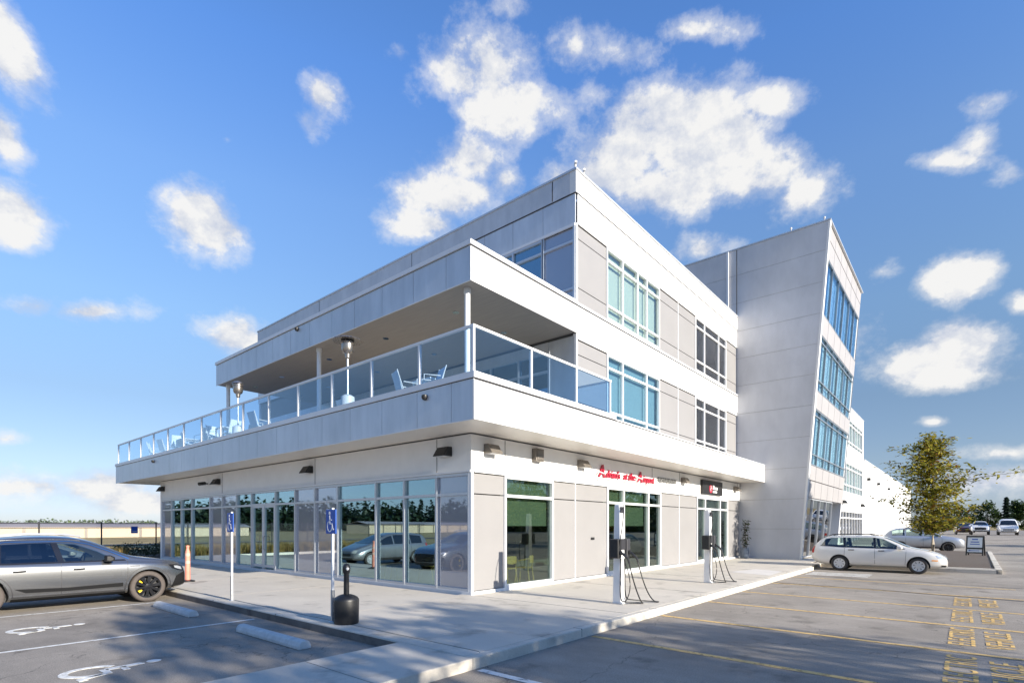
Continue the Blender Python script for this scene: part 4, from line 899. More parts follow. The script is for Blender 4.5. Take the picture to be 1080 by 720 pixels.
# ------------------------------------------------------------------ vehicles
def interp(tab, x):
    if x <= tab[0][0]: return tab[0][1]
    for (a, p), (c, q) in zip(tab, tab[1:]):
        if x <= c: return p + (q - p) * (x - a) / (c - a)
    return tab[-1][1]
def poly_at(pl, t):
    n = len(pl) - 1; f = min(n - 1e-6, t * n); i = int(f); r = f - i
    return pl[i][0] + (pl[i + 1][0] - pl[i][0]) * r, pl[i][1] + (pl[i + 1][1] - pl[i][1]) * r
def finish_mesh(o):
    dg = bpy.context.evaluated_depsgraph_get(); dg.update()
    me = bpy.data.meshes.new_from_object(o.evaluated_get(dg)); return me
class Car:
    def __init__(s, name, label, S, group=None, cat='car'):
        s.S = S; s.root = thing(name, label, cat, group=group)
        rings = []
        for x in S['st']:
            w = interp(S['plan'], x); zb = interp(S['bot'], x); zt = interp(S['top'], x); bl = min(interp(S['belt'], x), zt - .04); h = zt - bl
            tm = S.get('tumble', .40); yr = w * .93 - tm * h
            hp = [(0, zb), (w * .75, zb), (w * .95, zb + .06), (w, zb + (bl - zb) * .36), (w * .998, zb + (bl - zb) * .72), (w * .975, bl - .03), (w * .93, bl + .012),
                  (w * .93 - tm * h * .5, bl + h * .48), (w * .93 - tm * h * .95, bl + h * .84), (yr * .84, bl + h * .965), (yr * .45, bl + h * .995), (0, zt)]
            rings.append([(x, -y, z) for y, z in hp] + [(x, y, z) for y, z in reversed(hp[1:-1])])
        b = MB(); b.ring(rings)
        o = b.build('body', [M[S['paint']], M['black']], None, smooth=True)
        md = o.modifiers.new('s', 'SUBSURF'); md.levels = 2; md.render_levels = 2
        me = finish_mesh(o); bm = bmesh.new(); bm.from_mesh(me); s.bvh = BVHTree.FromBMesh(bm); bm.free()
        cut = MB(); cut.cur = 0
        for wx in S['axles']:
            for sg in (-1, 1):
                w = interp(S['plan'], wx); cut.lathe([(S['arch'], sg * (w - .34)), (S['arch'], sg * (w + .2))], 40, (wx, 0, S['wr']), 'y')
        co = cut.build('cutter', M['black'])
        bo = o.modifiers.new('b', 'BOOLEAN'); bo.operation = 'DIFFERENCE'; bo.object = co; bo.solver = 'EXACT'
        try: bo.material_mode = 'TRANSFER'
        except Exception: pass
        me2 = finish_mesh(o); o.modifiers.clear(); o.data = me2; me2.name = 'body'
        me2.polygons.foreach_set('use_smooth', [True] * len(me2.polygons))
        try: me2.set_sharp_from_angle(angle=R(40))
        except Exception: pass
        bpy.data.objects.remove(co); o.parent = s.root; s.body = o
    def openings(s, sides, ws=None, rw=None, x0=-1.7, x1=1.1, zf=.82):
        S = s.S; c = MB(); rg = []
        for i in range(9):
            x = x0 + (x1 - x0) * i / 8; w = interp(S['plan'], x); zt = interp(S['top'], x) - .06; bl = min(interp(S['belt'], x), zt - .03); h = zt - bl; yr = w * .93 - S.get('tumble', .4) * h - .075; zf_ = min(zf, bl - .06)
            rg.append([(x, -(w - .11), zf_), (x, w - .11, zf_), (x, w * .95 - .09, bl), (x, yr, zt - .05), (x, yr - .1, zt), (x, -(yr - .1), zt), (x, -yr, zt - .05), (x, -(w * .95 - .09), bl)])
        c.ring(rg); cuts = [c]
        for bot, top in sides:
            p = MB(); ol = list(bot) + list(reversed(top)); p.ring([[(x, -1.6, z) for x, z in ol], [(x, 1.6, z) for x, z in ol]]); cuts.append(p)
        if ws:
            p = MB(); ol = list(ws[0]) + list(reversed(ws[1])); p.ring([[(x, y, zf + .08) for x, y in ol], [(x, y, 2.6) for x, y in ol]]); cuts.append(p)
        if rw:
            p = MB(); ol = list(rw[0]) + list(reversed(rw[1])); p.ring([[(-3, y, z) for y, z in ol], [(x0 + .15, y, z) for y, z in ol]]); cuts.append(p)
        objs = []
        for p in cuts:
            o = p.build('cutter', M['carinside']); objs.append(o)
            m = s.body.modifiers.new('b', 'BOOLEAN'); m.operation = 'DIFFERENCE'; m.object = o; m.solver = 'EXACT'
            try: m.material_mode = 'TRANSFER'
            except Exception: pass
        par = s.body.parent; s.body.parent = None
        me = finish_mesh(s.body); s.body.modifiers.clear(); s.body.data = me; me.name = 'body'; s.body.parent = par
        me.polygons.foreach_set('use_smooth', [True] * len(me.polygons))
        try: me.set_sharp_from_angle(angle=R(40))
        except Exception: pass
        for o in objs: bpy.data.objects.remove(o)
        # seats and steering wheel
        for xs_, ys_ in ((.05, -.36), (.05, .36), (-.85, -.36), (-.85, .36)):
            if not (x0 + .2 < xs_ < x1): continue
            b = MB(); b.ring([[(xs_ - .02, ys_ - .24, zf - .02), (xs_ + .10, ys_ - .24, zf - .02), (xs_ + .10, ys_ + .24, zf - .02), (xs_ - .02, ys_ + .24, zf - .02)], [(xs_ - .16, ys_ - .22, zf + .28), (xs_ - .05, ys_ - .22, zf + .28), (xs_ - .05, ys_ + .22, zf + .28), (xs_ - .16, ys_ + .22, zf + .28)]])
            b.box(xs_ - .19, xs_ - .10, ys_ - .12, ys_ + .12, zf + .31, zf + .46); b.build('seat', M['carinside'], s.root, bevel=.03)
        b = MB(); n = 16; q = [(.50 + .05 * math.sin(2 * math.pi * k / n), .36 + .18 * math.cos(2 * math.pi * k / n), zf + .16 + .17 * math.sin(2 * math.pi * k / n)) for k in range(n + 1)]; b.tube(q, .014, 6); b.build('steering_wheel', M['carinside'], s.root)
    def side(s, x, z, sg, off):
        h = s.bvh.ray_cast(Vector((x, sg * 3, z)), Vector((0, -sg, 0)))
        if h[0] is None: return None
        n = h[1]
        if n.y * sg < 0: n = -n
        return h[0] + n * off
    def grid(s, name, m, f, nx=14, nz=5, thick=.0, parent=None, smooth=True):
        P = [[f(i / nx, j / nz) for j in range(nz + 1)] for i in range(nx + 1)]
        b = MB(); idx = {}
        for i in range(nx + 1):
            for j in range(nz + 1):
                if P[i][j] is not None: idx[i, j] = len(b.v); b.v.append(tuple(P[i][j]))
        for i in range(nx):
            for j in range(nz):
                k = [(i, j), (i + 1, j), (i + 1, j + 1), (i, j + 1)]
                if all(q in idx for q in k): b.f.append(tuple(idx[q] for q in k)); b.mi.append(0)
        if not b.f: return None
        return b.build(name, M[m], parent or s.root, smooth=smooth)
    def sidepatch(s, name, m, bot, top, off=.006, nx=14, nz=5, sides=(-1, 1), parent=None):
        out = []
        for sg in sides:
            def f(t, q, sg=sg):
                x0, z0 = poly_at(bot, t); x1, z1 = poly_at(top, t); return s.side(x0 + (x1 - x0) * q, z0 + (z1 - z0) * q, sg, off)
            out.append(s.grid(name, m, f, nx, nz, parent=parent))
        return out
    def arch_ring(s, wx, r0, r1, a0, a1, m='cladding', off=.012):
        for sg in (-1, 1):
            s.grid('arch_trim', m, lambda t, q, sg=sg: s.side(wx + (r0 + (r1 - r0) * q) * math.cos(R(a0 + (a1 - a0) * t)), s.S['wr'] + (r0 + (r1 - r0) * q) * math.sin(R(a0 + (a1 - a0) * t)), sg, off), 28, 2)
    def frontal(s, name, m, bot, top, off=.006, nx=12, nz=5, dirx=1, parent=None):     # polys in (y, z)
        def f(t, q):
            y0, z0 = poly_at(bot, t); y1, z1 = poly_at(top, t); y, z = y0 + (y1 - y0) * q, z0 + (z1 - z0) * q
            h = s.bvh.ray_cast(Vector((4 * dirx, y, z)), Vector((-dirx, 0, 0)))
            if h[0] is None: return None
            n = h[1] if h[1].x * dirx > 0 else -h[1]
            return h[0] + n * off
        return s.grid(name, m, f, nx, nz, parent=parent)
    def fromtop(s, name, m, bot, top, off=.006, nx=12, nz=8):                          # polys in (x, y)
        def f(t, q):
            x0, y0 = poly_at(bot, t); x1, y1 = poly_at(top, t); x, y = x0 + (x1 - x0) * q, y0 + (y1 - y0) * q
            h = s.bvh.ray_cast(Vector((x, y, 4)), Vector((0, 0, -1)))
            if h[0] is None: return None
            n = h[1] if h[1].z > 0 else -h[1]
            return h[0] + n * off
        return s.grid(name, m, f, nx, nz)
    def seam(s, pts, w=.010, sides=(-1, 1), name='door_seam', m='dark'):
        for sg in sides:
            b = MB(); pp = []
            for (x0, z0), (x1, z1) in zip(pts, pts[1:]):
                for k in range(8): pp.append((x0 + (x1 - x0) * k / 8, z0 + (z1 - z0) * k / 8))
            pp.append(pts[-1]); L = []
            for k, (x, z) in enumerate(pp):
                xa, za = pp[max(0, k - 1)]; xb, zb = pp[min(len(pp) - 1, k + 1)]; dx, dz = xb - xa, zb - za; l = math.hypot(dx, dz) or 1; nx_, nz_ = -dz / l * w / 2, dx / l * w / 2
                a, c = s.side(x + nx_, z + nz_, sg, .004), s.side(x - nx_, z - nz_, sg, .004); L.append((a, c))
            for (a, c), (d, e) in zip(L, L[1:]):
                if None not in (a, c, d, e): b.quad(a, d, e, c)
            if b.f: b.build(name, M[m], s.root)
    def wheel(s, wx, style, tm='tyre', tw=.22, spokes=10):
        S = s.S; r = S['wr']; rr = S['rim']
        for sg in (-1, 1):
            w = interp(S['plan'], wx); yo = sg * (w - .025); yi = yo - sg * tw
            b = MB(); b.lathe([(rr * .97, yi + sg * .06), (rr * .97, yi + sg * .08)], 28, (wx, 0, r), 'y'); o = b.build('wheel', M['carinside'], s.root)
            b = MB(); b.lathe([(rr, yo - sg * .012), (rr + .02, yo - sg * .002), (r - .045, yo), (r - .012, yo - sg * .02), (r, yo - sg * .05), (r, yi + sg * .05), (r - .012, yi + sg * .02), (rr, yi), (rr, yo - sg * .012)], 48, (wx, 0, r), 'y', False); b.build('tyre', M[tm], o, smooth=True)
            b = MB(); m = M['rimblack'] if style == 'black' else M['rimsilver']
            # rim lip as a ring strip
            n = 40; A = []
            for rad, yy in ((rr + .004, yo - sg * .010), (rr - .025, yo - sg * .014), (rr - .035, yo - sg * .06)):
                A.append([(wx + rad * math.cos(2 * math.pi * k / n), yy, r + rad * math.sin(2 * math.pi * k / n)) for k in range(n)])
            b.ring(A, caps=False)
            for k in range(spokes):
                a = 2 * math.pi * k / spokes + .2; da = (.30 if style == 'cover' else .17) / spokes * 6 / 5
                for q in ((-1, 1) if style == 'black' else (0,)):
                    a1 = a + q * .09 * (10 / spokes)
                    t0 = Vector((math.cos(a), 0, math.sin(a))); t1 = Vector((math.cos(a1), 0, math.sin(a1))); p0 = Vector((wx, 0, r)) + t0 * .06; p1 = Vector((wx, 0, r)) + t1 * (rr - .02)
                    nn = Vector((-math.sin(a1), 0, math.cos(a1))); w0, w1 = (.022, .016) if style == 'black' else (.028, .05 * rr / .2)
                    y1, y2 = yo - sg * .035, yo - sg * .014
                    c = [p0 - nn * w0, p1 - nn * w1, p1 + nn * w1, p0 + nn * w0]
                    b.hexa([(v.x, y1 - sg * .02, v.z) for v in c] + [(v.x, y2 if i in (1, 2) else y2 - sg * .004, v.z) for i, v in enumerate(c)])
            b.lathe([(.075, yo - sg * .05), (.07, yo - sg * .012), (.03, yo - sg * .006), (.005, yo - sg * .005)], 20, (wx, 0, r), 'y')
            b.build('rim', m, o, smooth=True)
            if style == 'black':
                b = MB(); n = 8; yy = yo - sg * .075
                for a0 in (150, 215):
                    pr = [(wx + rad * math.cos(R(a0 + d)), r + rad * math.sin(R(a0 + d))) for rad, d in ((rr * .55, -12), (rr * .55, 12), (rr * .84, 14), (rr * .84, -14))]
                    b.hexa([(x, yy - sg * .03, z) for x, z in pr] + [(x, yy + sg * .02, z) for x, z in pr])
                b.build('caliper', M['yellow'], o)
    def mirror(s, x, z, m='black'):
        for sg in (-1, 1):
            p = s.side(x, z - .03, sg, 0)
            if p is None: continue
            b = MB(); y = p.y
            b.ring([[(x + dx * q, y + sg * yy, z + dz * q) for dx, dz in ((.11, -.045), (.12, .03), (.04, .085), (-.06, .085), (-.07, -.05), (.02, -.07))] for yy, q in ((.0, .35), (.05, .6), (.08, 1), (.20, 1), (.25, .7))])
            b.build('mirror', M[m], s.root, bevel=.01)
    def handle(s, x, z, m='black', l=.20):
        for sg in (-1, 1):
            a, c = s.side(x - l / 2, z, sg, .022), s.side(x + l / 2, z + .005, sg, .022)
            if a and c:
                b = MB(); b.tube([a, (a * .66 + c * .34) + Vector((0, sg * .012, 0)), (a * .34 + c * .66) + Vector((0, sg * .012, 0)), c], .016, 8); b.build('door_handle', M[m], s.root, smooth=True)
    def at(s, x, y, z, rz): s.root.location = (x, y, z); s.root.rotation_euler = (0, 0, R(rz)); return s

def rng_st(a, c, n, extra=()):
    return sorted(set([round(v, 3) for v in lin(a, c, n)] + list(extra)))
# ---- metallic grey electric suv, front of the left car park
SUV = dict(paint='cargray', st=[-2.45, -2.43, -2.32, -2.1, -1.9, -1.65, -1.39, -1.1, -.8, -.5, -.2, .1, .4, .62, .85, 1.08, 1.3, 1.54, 1.8, 2.02, 2.2, 2.33, 2.41, 2.45],
  top=[(-2.45, .80), (-2.42, 1.02), (-2.3, 1.12), (-2.0, 1.36), (-1.6, 1.53), (-1.0, 1.62), (-.4, 1.645), (.1, 1.62), (.45, 1.54), (.85, 1.33), (1.2, 1.135), (1.5, 1.09), (1.9, 1.03), (2.2, .96), (2.36, .86), (2.45, .70)],
  belt=[(-2.45, 1.0), (-1.5, 1.04), (0, 1.0), (1.2, .985), (2.0, .93), (2.45, .7)],
  plan=[(-2.45, .74), (-2.41, .84), (-2.3, .90), (-2.0, .95), (-1.4, .968), (0, .955), (1.0, .96), (1.55, .968), (2.0, .93), (2.25, .86), (2.38, .76), (2.45, .62)],
  bot=[(-2.45, .50), (-2.3, .33), (-2, .26), (-1, .22), (1, .22), (2, .25), (2.3, .27), (2.45, .34)], axles=(-1.39, 1.54), wr=.375, rim=.272, arch=.425, tumble=.42)
a = Car('parked_suv', 'metallic dark grey electric suv with black wheels and yellow brake calipers', SUV)
a.sidepatch('side_window', 'carglass_o' if 'carglass_o' in M else 'black', [(0, 0)], [(0, 0)]) if False else None
M['winglass'] = mat('dark_window_glass', (0.012, 0.014, 0.016), 0.03, spec=0.9, coat=0.5)
M['winglass2'] = mat('clear_window_glass', (0.05, 0.062, 0.058), 0.03, spec=0.9, coat=0.6)
SW = [([(-1.80, 1.115), (-1.5, 1.09), (-1.18, 1.08)], [(-1.64, 1.34), (-1.4, 1.39), (-1.18, 1.415)]), ([(-1.08, 1.075), (-.6, 1.065), (-.16, 1.06)], [(-1.06, 1.43), (-.6, 1.452), (-.26, 1.455)]), ([(-.05, 1.06), (.4, 1.06), (.84, 1.06)], [(-.15, 1.452), (.16, 1.425), (.55, 1.255), (.83, 1.075)])]
WS = ([(1.18, -.70), (1.22, 0), (1.18, .70)], [(.50, -.53), (.48, 0), (.50, .53)]); RW = ([(-.62, 1.16), (0, 1.15), (.62, 1.16)], [(-.52, 1.42), (0, 1.45), (.52, 1.42)])
def grow(bot, top, d=.02): 
    return [(x + (d if i == len(bot) - 1 else -d if i == 0 else 0), z - d) for i, (x, z) in enumerate(bot)], [(x + (d if i == len(top) - 1 else -d if i == 0 else 0), z + d) for i, (x, z) in enumerate(top)]
for (bt, tp), gm in zip(SW, ('carglass', 'carglass', 'carglassclear')): g_ = grow(bt, tp); a.sidepatch('side_window', gm, g_[0], g_[1], off=.006, nx=20)
a.sidepatch('pillar_trim', 'rimblack', [(-.16, 1.04), (-.05, 1.04)], [(-.26, 1.47), (-.15, 1.47)], off=.010, nx=3); a.sidepatch('pillar_trim', 'rimblack', [(-1.18, 1.06), (-1.08, 1.06)], [(-1.18, 1.43), (-1.06, 1.44)], off=.010, nx=3)
a.sidepatch('window_trim', 'rimblack', [(-1.85, 1.085), (-1.0, 1.035), (.2, 1.03), (1.10, 1.03)], [(-1.80, 1.115), (-1.0, 1.065), (.2, 1.06), (1.06, 1.06)], off=.010, nx=30, nz=1)
a.fromtop('windscreen', 'carglassclear', *WS, off=.006); a.frontal('rear_window', 'carglass', *RW, dirx=-1)
a.openings(SW, WS, RW, -1.85, 1.12, .84)
a.sidepatch('roof_trim', 'chrome', [(-1.74, 1.35), (-1.0, 1.49), (.08, 1.49), (.41, 1.415), (.79, 1.24), (1.14, 1.055)], [(-1.75, 1.37), (-1.0, 1.512), (.09, 1.512), (.43, 1.437), (.81, 1.262), (1.16, 1.077)], off=.008, nx=30, nz=1)
a.seam([(-1.12, .98), (-1.12, .80), (-.98, .45), (-.95, .34)]); a.seam([(-.11, 1.02), (-.11, .34)]); a.seam([(1.12, 1.02), (1.10, .34)]); a.seam([(-.95, .335), (1.10, .335)])
a.seam([(-1.95, .98), (-1.0, .955), (.2, .935), (1.3, .925), (2.0, .86)], w=.014, name='shoulder_crease', m='cargray')
a.sidepatch('sill_trim', 'matteblack', [(-.93, .24), (0, .24), (1.08, .24)], [(-.93, .305), (0, .305), (1.08, .305)], off=.012)
a.sidepatch('door_trim', 'matteblack', [(-.70, .43), (0, .415), (1.02, .43)], [(-.88, .515), (0, .485), (1.02, .515)], off=.010)
for wx in SUV['axles']:
    a.seam([(wx + .485 * math.cos(R(d)), .375 + .485 * math.sin(R(d))) for d in range(-5, 186, 10)], w=.016, name='arch_seam'); a.arch_ring(wx, .425, .47, -8, 188, 'cargray'); a.wheel(wx, 'black', 'tyredusty', .24, 10)
a.mirror(.72, 1.09); a.handle(-.80, .885); a.handle(.20, .88); a.sidepatch('side_badge', 'black', [(1.16, .885), (1.36, .885)], [(1.16, .90), (1.36, .90)], off=.008, nx=3, nz=1)
a.sidepatch('headlight_housing', 'rimblack', [(2.06, .79), (2.2, .74), (2.37, .70)], [(1.98, .89), (2.18, .875), (2.36, .82)], off=.007); a.sidepatch('headlight', 'lamp', [(2.12, .80), (2.2, .77), (2.30, .74)], [(2.10, .85), (2.2, .84), (2.29, .81)], off=.012)
a.frontal('grille', 'black', [(-.50, .45), (0, .43), (.50, .45)], [(-.55, .74), (0, .76), (.55, .74)]); a.frontal('bumper_trim', 'black', [(-.62, .33), (0, .32), (.62, .33)], [(-.64, .42), (0, .41), (.64, .42)])
a.sidepatch('front_intake', 'matteblack', [(2.06, .33), (2.25, .35), (2.40, .38)], [(2.16, .60), (2.30, .66), (2.40, .70)], off=.008)
a.sidepatch('taillight', 'taillamp', [(-2.38, .93), (-2.2, .93), (-2.05, .95)], [(-2.36, 1.02), (-2.2, 1.02), (-2.05, 1.0)], off=.008)
for sg in (-1, 1):
    b = MB(); b.tube([(-1.3, sg * .56, 1.60), (-.6, sg * .58, 1.665), (0, sg * .575, 1.66), (.3, sg * .56, 1.60)], .018, 8); b.build('roof_rail', M['steel'], a.root, smooth=True)
a.at(-6.70, 6.88, 0, 0)

# ---- champagne white estate car by the tree island
WAG = dict(paint='carwhite', st=[-2.275, -2.25, -2.15, -2.0, -1.8, -1.55, -1.2, -.9, -.6, -.3, 0, .3, .55, .8, 1.05, 1.25, 1.45, 1.7, 1.95, 2.12, 2.22, 2.27],
  top=[(-2.275, .72), (-2.25, .90), (-2.18, 1.02), (-2.0, 1.25), (-1.82, 1.40), (-1.5, 1.455), (-.8, 1.475), (-.1, 1.465), (.25, 1.425), (.65, 1.23), (1.10, 1.0), (1.4, .95), (1.8, .86), (2.05, .76), (2.2, .66), (2.275, .55)],
  belt=[(-2.275, .9), (-1.5, .96), (0, .93), (1.1, .90), (1.8, .80), (2.275, .55)],
  plan=[(-2.275, .66), (-2.22, .76), (-2.0, .82), (-1.3, .85), (0, .85), (1.2, .85), (1.7, .83), (2.0, .76), (2.17, .66), (2.275, .48)],
  bot=[(-2.275, .45), (-2.1, .30), (-1.8, .24), (-1, .20), (1, .20), (1.8, .21), (2.275, .28)], axles=(-1.22, 1.395), wr=.315, rim=.20, arch=.365, tumble=.42)
w = Car('estate_car', 'champagne white estate car with roof rack parked beside the tree island', WAG)
SW = [([(-1.90, 1.045), (-1.5, 1.02), (-1.08, 1.0)], [(-1.74, 1.30), (-1.5, 1.345), (-1.12, 1.36)]), ([(-.98, .995), (-.5, .985), (-.04, .98)], [(-1.02, 1.36), (-.5, 1.37), (-.08, 1.368)]), ([(.05, .98), (.5, .975), (.92, .97)], [(.01, 1.365), (.26, 1.32), (.58, 1.15), (.90, .985)])]
WS = ([(1.05, -.62), (1.10, 0), (1.05, .62)], [(.28, -.46), (.26, 0), (.28, .46)]); RW = ([(-.55, 1.03), (0, 1.02), (.55, 1.03)], [(-.44, 1.33), (0, 1.36), (.44, 1.33)])
for bt, tp in SW: g_ = grow(bt, tp, .015); w.sidepatch('side_window', 'carglassclear', g_[0], g_[1], off=.006, nx=16)
for (x0_, x1_, x2_, x3_) in ((-.035, .045, -.075, .005), (-1.075, -.985, -1.115, -1.025)): w.sidepatch('pillar_trim', 'rimblack', [(x0_, .97), (x1_, .97)], [(x2_, 1.375), (x3_, 1.375)], off=.010, nx=3)
w.sidepatch('window_trim', 'rimblack', [(-1.93, 1.02), (-1.2, .975), (0, .955), (1.0, .94)], [(-1.92, 1.045), (-1.2, 1.0), (0, .98), (.96, .966)], off=.010, nx=30, nz=1)
w.fromtop('windscreen', 'carglassclear', *WS, off=.006); w.frontal('rear_window', 'carglassclear', *RW, dirx=-1)
w.openings(SW, WS, RW, -1.95, 1.0, .74)
w.seam([(-1.03, .95), (-1.05, .6), (-.92, .40), (-.80, .27)]); w.seam([(0, .93), (0, .27)]); w.seam([(1.02, .90), (.98, .27)]); w.seam([(-.8, .27), (.98, .27)])
w.sidepatch('door_moulding', 'carwhite', [(-.78, .50), (0, .50), (.95, .50)], [(-.80, .545), (0, .545), (.95, .545)], off=.014, nx=20, nz=1)
for wx in WAG['axles']: w.wheel(wx, 'cover', 'tyre', .19, 8)
w.mirror(.80, 1.0, 'carwhite'); w.handle(-.80, .87); w.handle(.22, .86)
w.sidepatch('taillight', 'taillamp', [(-2.25, .72), (-2.16, .72)], [(-2.20, 1.0), (-2.12, 1.0)], off=.008, nx=4)
w.sidepatch('headlight', 'lamp', [(1.98, .63), (2.12, .60), (2.2, .56)], [(1.90, .74), (2.08, .69), (2.18, .63)], off=.008); w.sidepatch('side_marker', 'amber', [(1.80, .52), (1.98, .515)], [(1.80, .56), (1.98, .555)], off=.008, nx=4, nz=1)
w.frontal('grille', 'black', [(-.34, .50), (0, .49), (.34, .50)], [(-.38, .60), (0, .61), (.38, .60)]); w.sidepatch('front_intake', 'black', [(2.08, .30), (2.22, .31)], [(2.08, .37), (2.23, .37)], off=.008, nx=4)
b = MB()
for sg in (-1, 1): b.tube([(-1.65, sg * .50, 1.43), (-1.5, sg * .52, 1.50), (-.2, sg * .52, 1.515), (0, sg * .51, 1.46)], .016, 8)
for x in (-1.2, -.4): b.tube([(x, -.52, 1.508), (x, .52, 1.508)], .014, 8)
b.build('roof_rack', M['black'], w.root, smooth=True)
w.at(17.13, -6.52, 0, -90)

def plain_car(name, label, S, wheelstyle='cover', cat='car', group=None, wins=None, glassm='winglass'):
    if S.get('cabin'): glassm = 'carglassclear'
    c = Car(name, label, S, group, cat); t, bl = S['top'], S['belt']
    xs, xe = S['glassx']; g = lambda x: interp(bl, x) + .05
    up = lambda x: max(g(x) + .02, interp(t, x) - .12)
    SW_ = []
    for a0, a1 in S['wins']:
        xs_ = lin(a0, a1, 6); bt, tp = [(x, g(x)) for x in xs_], [(x, up(x)) for x in xs_]; SW_.append((bt, tp)); c.sidepatch('side_window', glassm, bt, tp, off=.008)
    cx, tx, wy = S['screen']; WS_ = ([(cx, -wy), (cx + .03, 0), (cx, wy)], [(tx, -wy * .78), (tx, 0), (tx, wy * .78)])
    c.fromtop('windscreen', glassm, *WS_, off=.008)
    if S.get('cabin'): c.openings(SW_, WS_, None, *S['cabin'])
    L = S['st'][-1]
    c.frontal('grille', 'black', S['grille'][0], S['grille'][1]); c.frontal('bumper_trim', 'black', *S['bumper'])
    for sg in (-1, 1):
        y0, y1, z0, z1 = S['lamp']; c.frontal('headlight', 'lamp', [(sg * y0, z0), (sg * y1, z0)], [(sg * y0, z1), (sg * y1, z1)], nx=5, nz=3)
    c.sidepatch('taillight', 'taillamp', [(S['st'][0] + .06, .80), (S['st'][0] + .2, .80)], [(S['st'][0] + .06, 1.0), (S['st'][0] + .2, 1.0)], off=.008, nx=4)
    for wx in S['axles']: c.wheel(wx, wheelstyle, 'tyre', .2, S.get('spokes', 8))
    c.mirror(S['mirror'][0], S['mirror'][1], S['paint'])
    for x in S['seams']: c.seam([(x, g(x) - .04), (x, S['wr'])])
    c.sidepatch('sill_trim', 'cladding', [(S['axles'][0] + .5, .26), (S['axles'][1] - .5, .26)], [(S['axles'][0] + .5, .36), (S['axles'][1] - .5, .36)], off=.012)
    return c
CRO = dict(paint='carsilver', st=[-2.35, -2.32, -2.2, -2.0, -1.7, -1.35, -1, -.6, -.2, .2, .5, .8, 1.05, 1.3, 1.6, 1.9, 2.15, 2.28, 2.35],
  top=[(-2.35, .8), (-2.32, 1.1), (-2.15, 1.35), (-1.9, 1.6), (-1.4, 1.70), (-.5, 1.73), (.1, 1.70), (.4, 1.60), (1.1, 1.16), (1.6, 1.10), (2.1, 1.0), (2.28, .88), (2.35, .7)],
  belt=[(-2.35, 1.05), (-1.5, 1.13), (0, 1.08), (1.1, 1.04), (2.0, .95), (2.35, .7)], plan=[(-2.35, .72), (-2.25, .84), (-1.8, .91), (0, .92), (1.4, .92), (1.9, .88), (2.2, .78), (2.35, .6)],
  bot=[(-2.35, .5), (-2.1, .32), (-1, .26), (1, .26), (2, .28), (2.35, .36)], axles=(-1.33, 1.38), wr=.36, rim=.25, arch=.41, glassx=(-1.9, .9), wins=((-1.8, -1.05), (-.97, -.03), (.05, .88)), screen=(1.10, .40, .68),
  grille=([(-.4, .6), (0, .58), (.4, .6)], [(-.45, .82), (0, .84), (.45, .82)]), bumper=([(-.6, .38), (.6, .38)], [(-.6, .5), (.6, .5)]), lamp=(.5, .72, .74, .88), mirror=(.9, 1.15), seams=(0, 1.05, -1.0), cabin=(-1.9, 1.05, .86))
c = plain_car('parked_suv', 'silver suv half hidden behind the white estate car and the young tree', CRO, 'black'); c.at(39.2, -6.9, 0.0, -82)
for q in kids(c.root):
    for z in kids(q):
        if z.name.startswith('caliper'): bpy.data.objects.remove(z)
MIN = dict(CRO); MIN.update(cabin=None, paint='cargrey2', st=[x * .93 for x in CRO['st']], top=[(-2.2, .8), (-2.17, 1.2), (-2.0, 1.45), (-1.2, 1.52), (-.2, 1.53), (.3, 1.46), (1.3, 1.02), (1.7, .92), (2.05, .80), (2.15, .7), (2.2, .55)],
  belt=[(-2.2, .95), (0, .93), (1.3, .88), (2.2, .55)], plan=[(x * .93, y * .93) for x, y in CRO['plan']], bot=[(x * .93, z - .05) for x, z in CRO['bot']], axles=(-1.3, 1.36), wr=.31, rim=.20, arch=.36, screen=(1.28, .42, .6), wins=((-1.75, -1.05), (-.97, -.03), (.05, 1.0)), lamp=(.44, .66, .60, .74), mirror=(.95, 1.0), grille=([(-.4, .45), (.4, .45)], [(-.42, .58), (.42, .58)]), bumper=([(-.5, .30), (.5, .30)], [(-.5, .38), (.5, .38)]))
c = plain_car('parked_car', 'silver people carrier parked beyond the grey suv, mirrored in the shop glass', MIN); c.at(-6.55, 12.55, 0.0, 0)
PIC = dict(CRO); PIC.update(cabin=None, paint='caroffwhite', st=[x * 1.15 for x in CRO['st']], top=[(-2.7, .9), (-2.68, 1.1), (-.95, 1.12), (-.9, 1.3), (-.7, 1.74), (.0, 1.80), (.55, 1.74), (1.15, 1.22), (1.7, 1.16), (2.4, 1.12), (2.62, 1.0), (2.7, .8)],
  belt=[(-2.7, 1.05), (1.1, 1.08), (2.3, 1.0), (2.7, .8)], plan=[(-2.7, .86), (-2.5, .94), (0, .96), (2, .95), (2.5, .9), (2.7, .78)], bot=[(-2.7, .55), (-2, .42), (2, .42), (2.7, .42)], axles=(-1.75, 1.75), wr=.40, rim=.26, arch=.46,
  wins=((-.72, .0), (.06, .95)), screen=(1.15, .55, .72), grille=([(-.55, .66), (0, .66), (.55, .66)], [(-.55, .98), (0, 1.0), (.55, .98)]), bumper=([(-.8, .46), (.8, .46)], [(-.8, .60), (.8, .60)]), lamp=(.60, .85, .84, 1.0), mirror=(1.0, 1.2), seams=(0, 1.05))
c = plain_car('pickup_truck', 'white pickup truck far down the road facing the camera', PIC, cat='truck')
def far(px, D): 
    p = CAMP + FWD * D + RGT * ((px - 540) / FPX * D); return p.x, p.y
x, y = far(1033.5, 70); c.at(x, y, gz(x, y), 180)
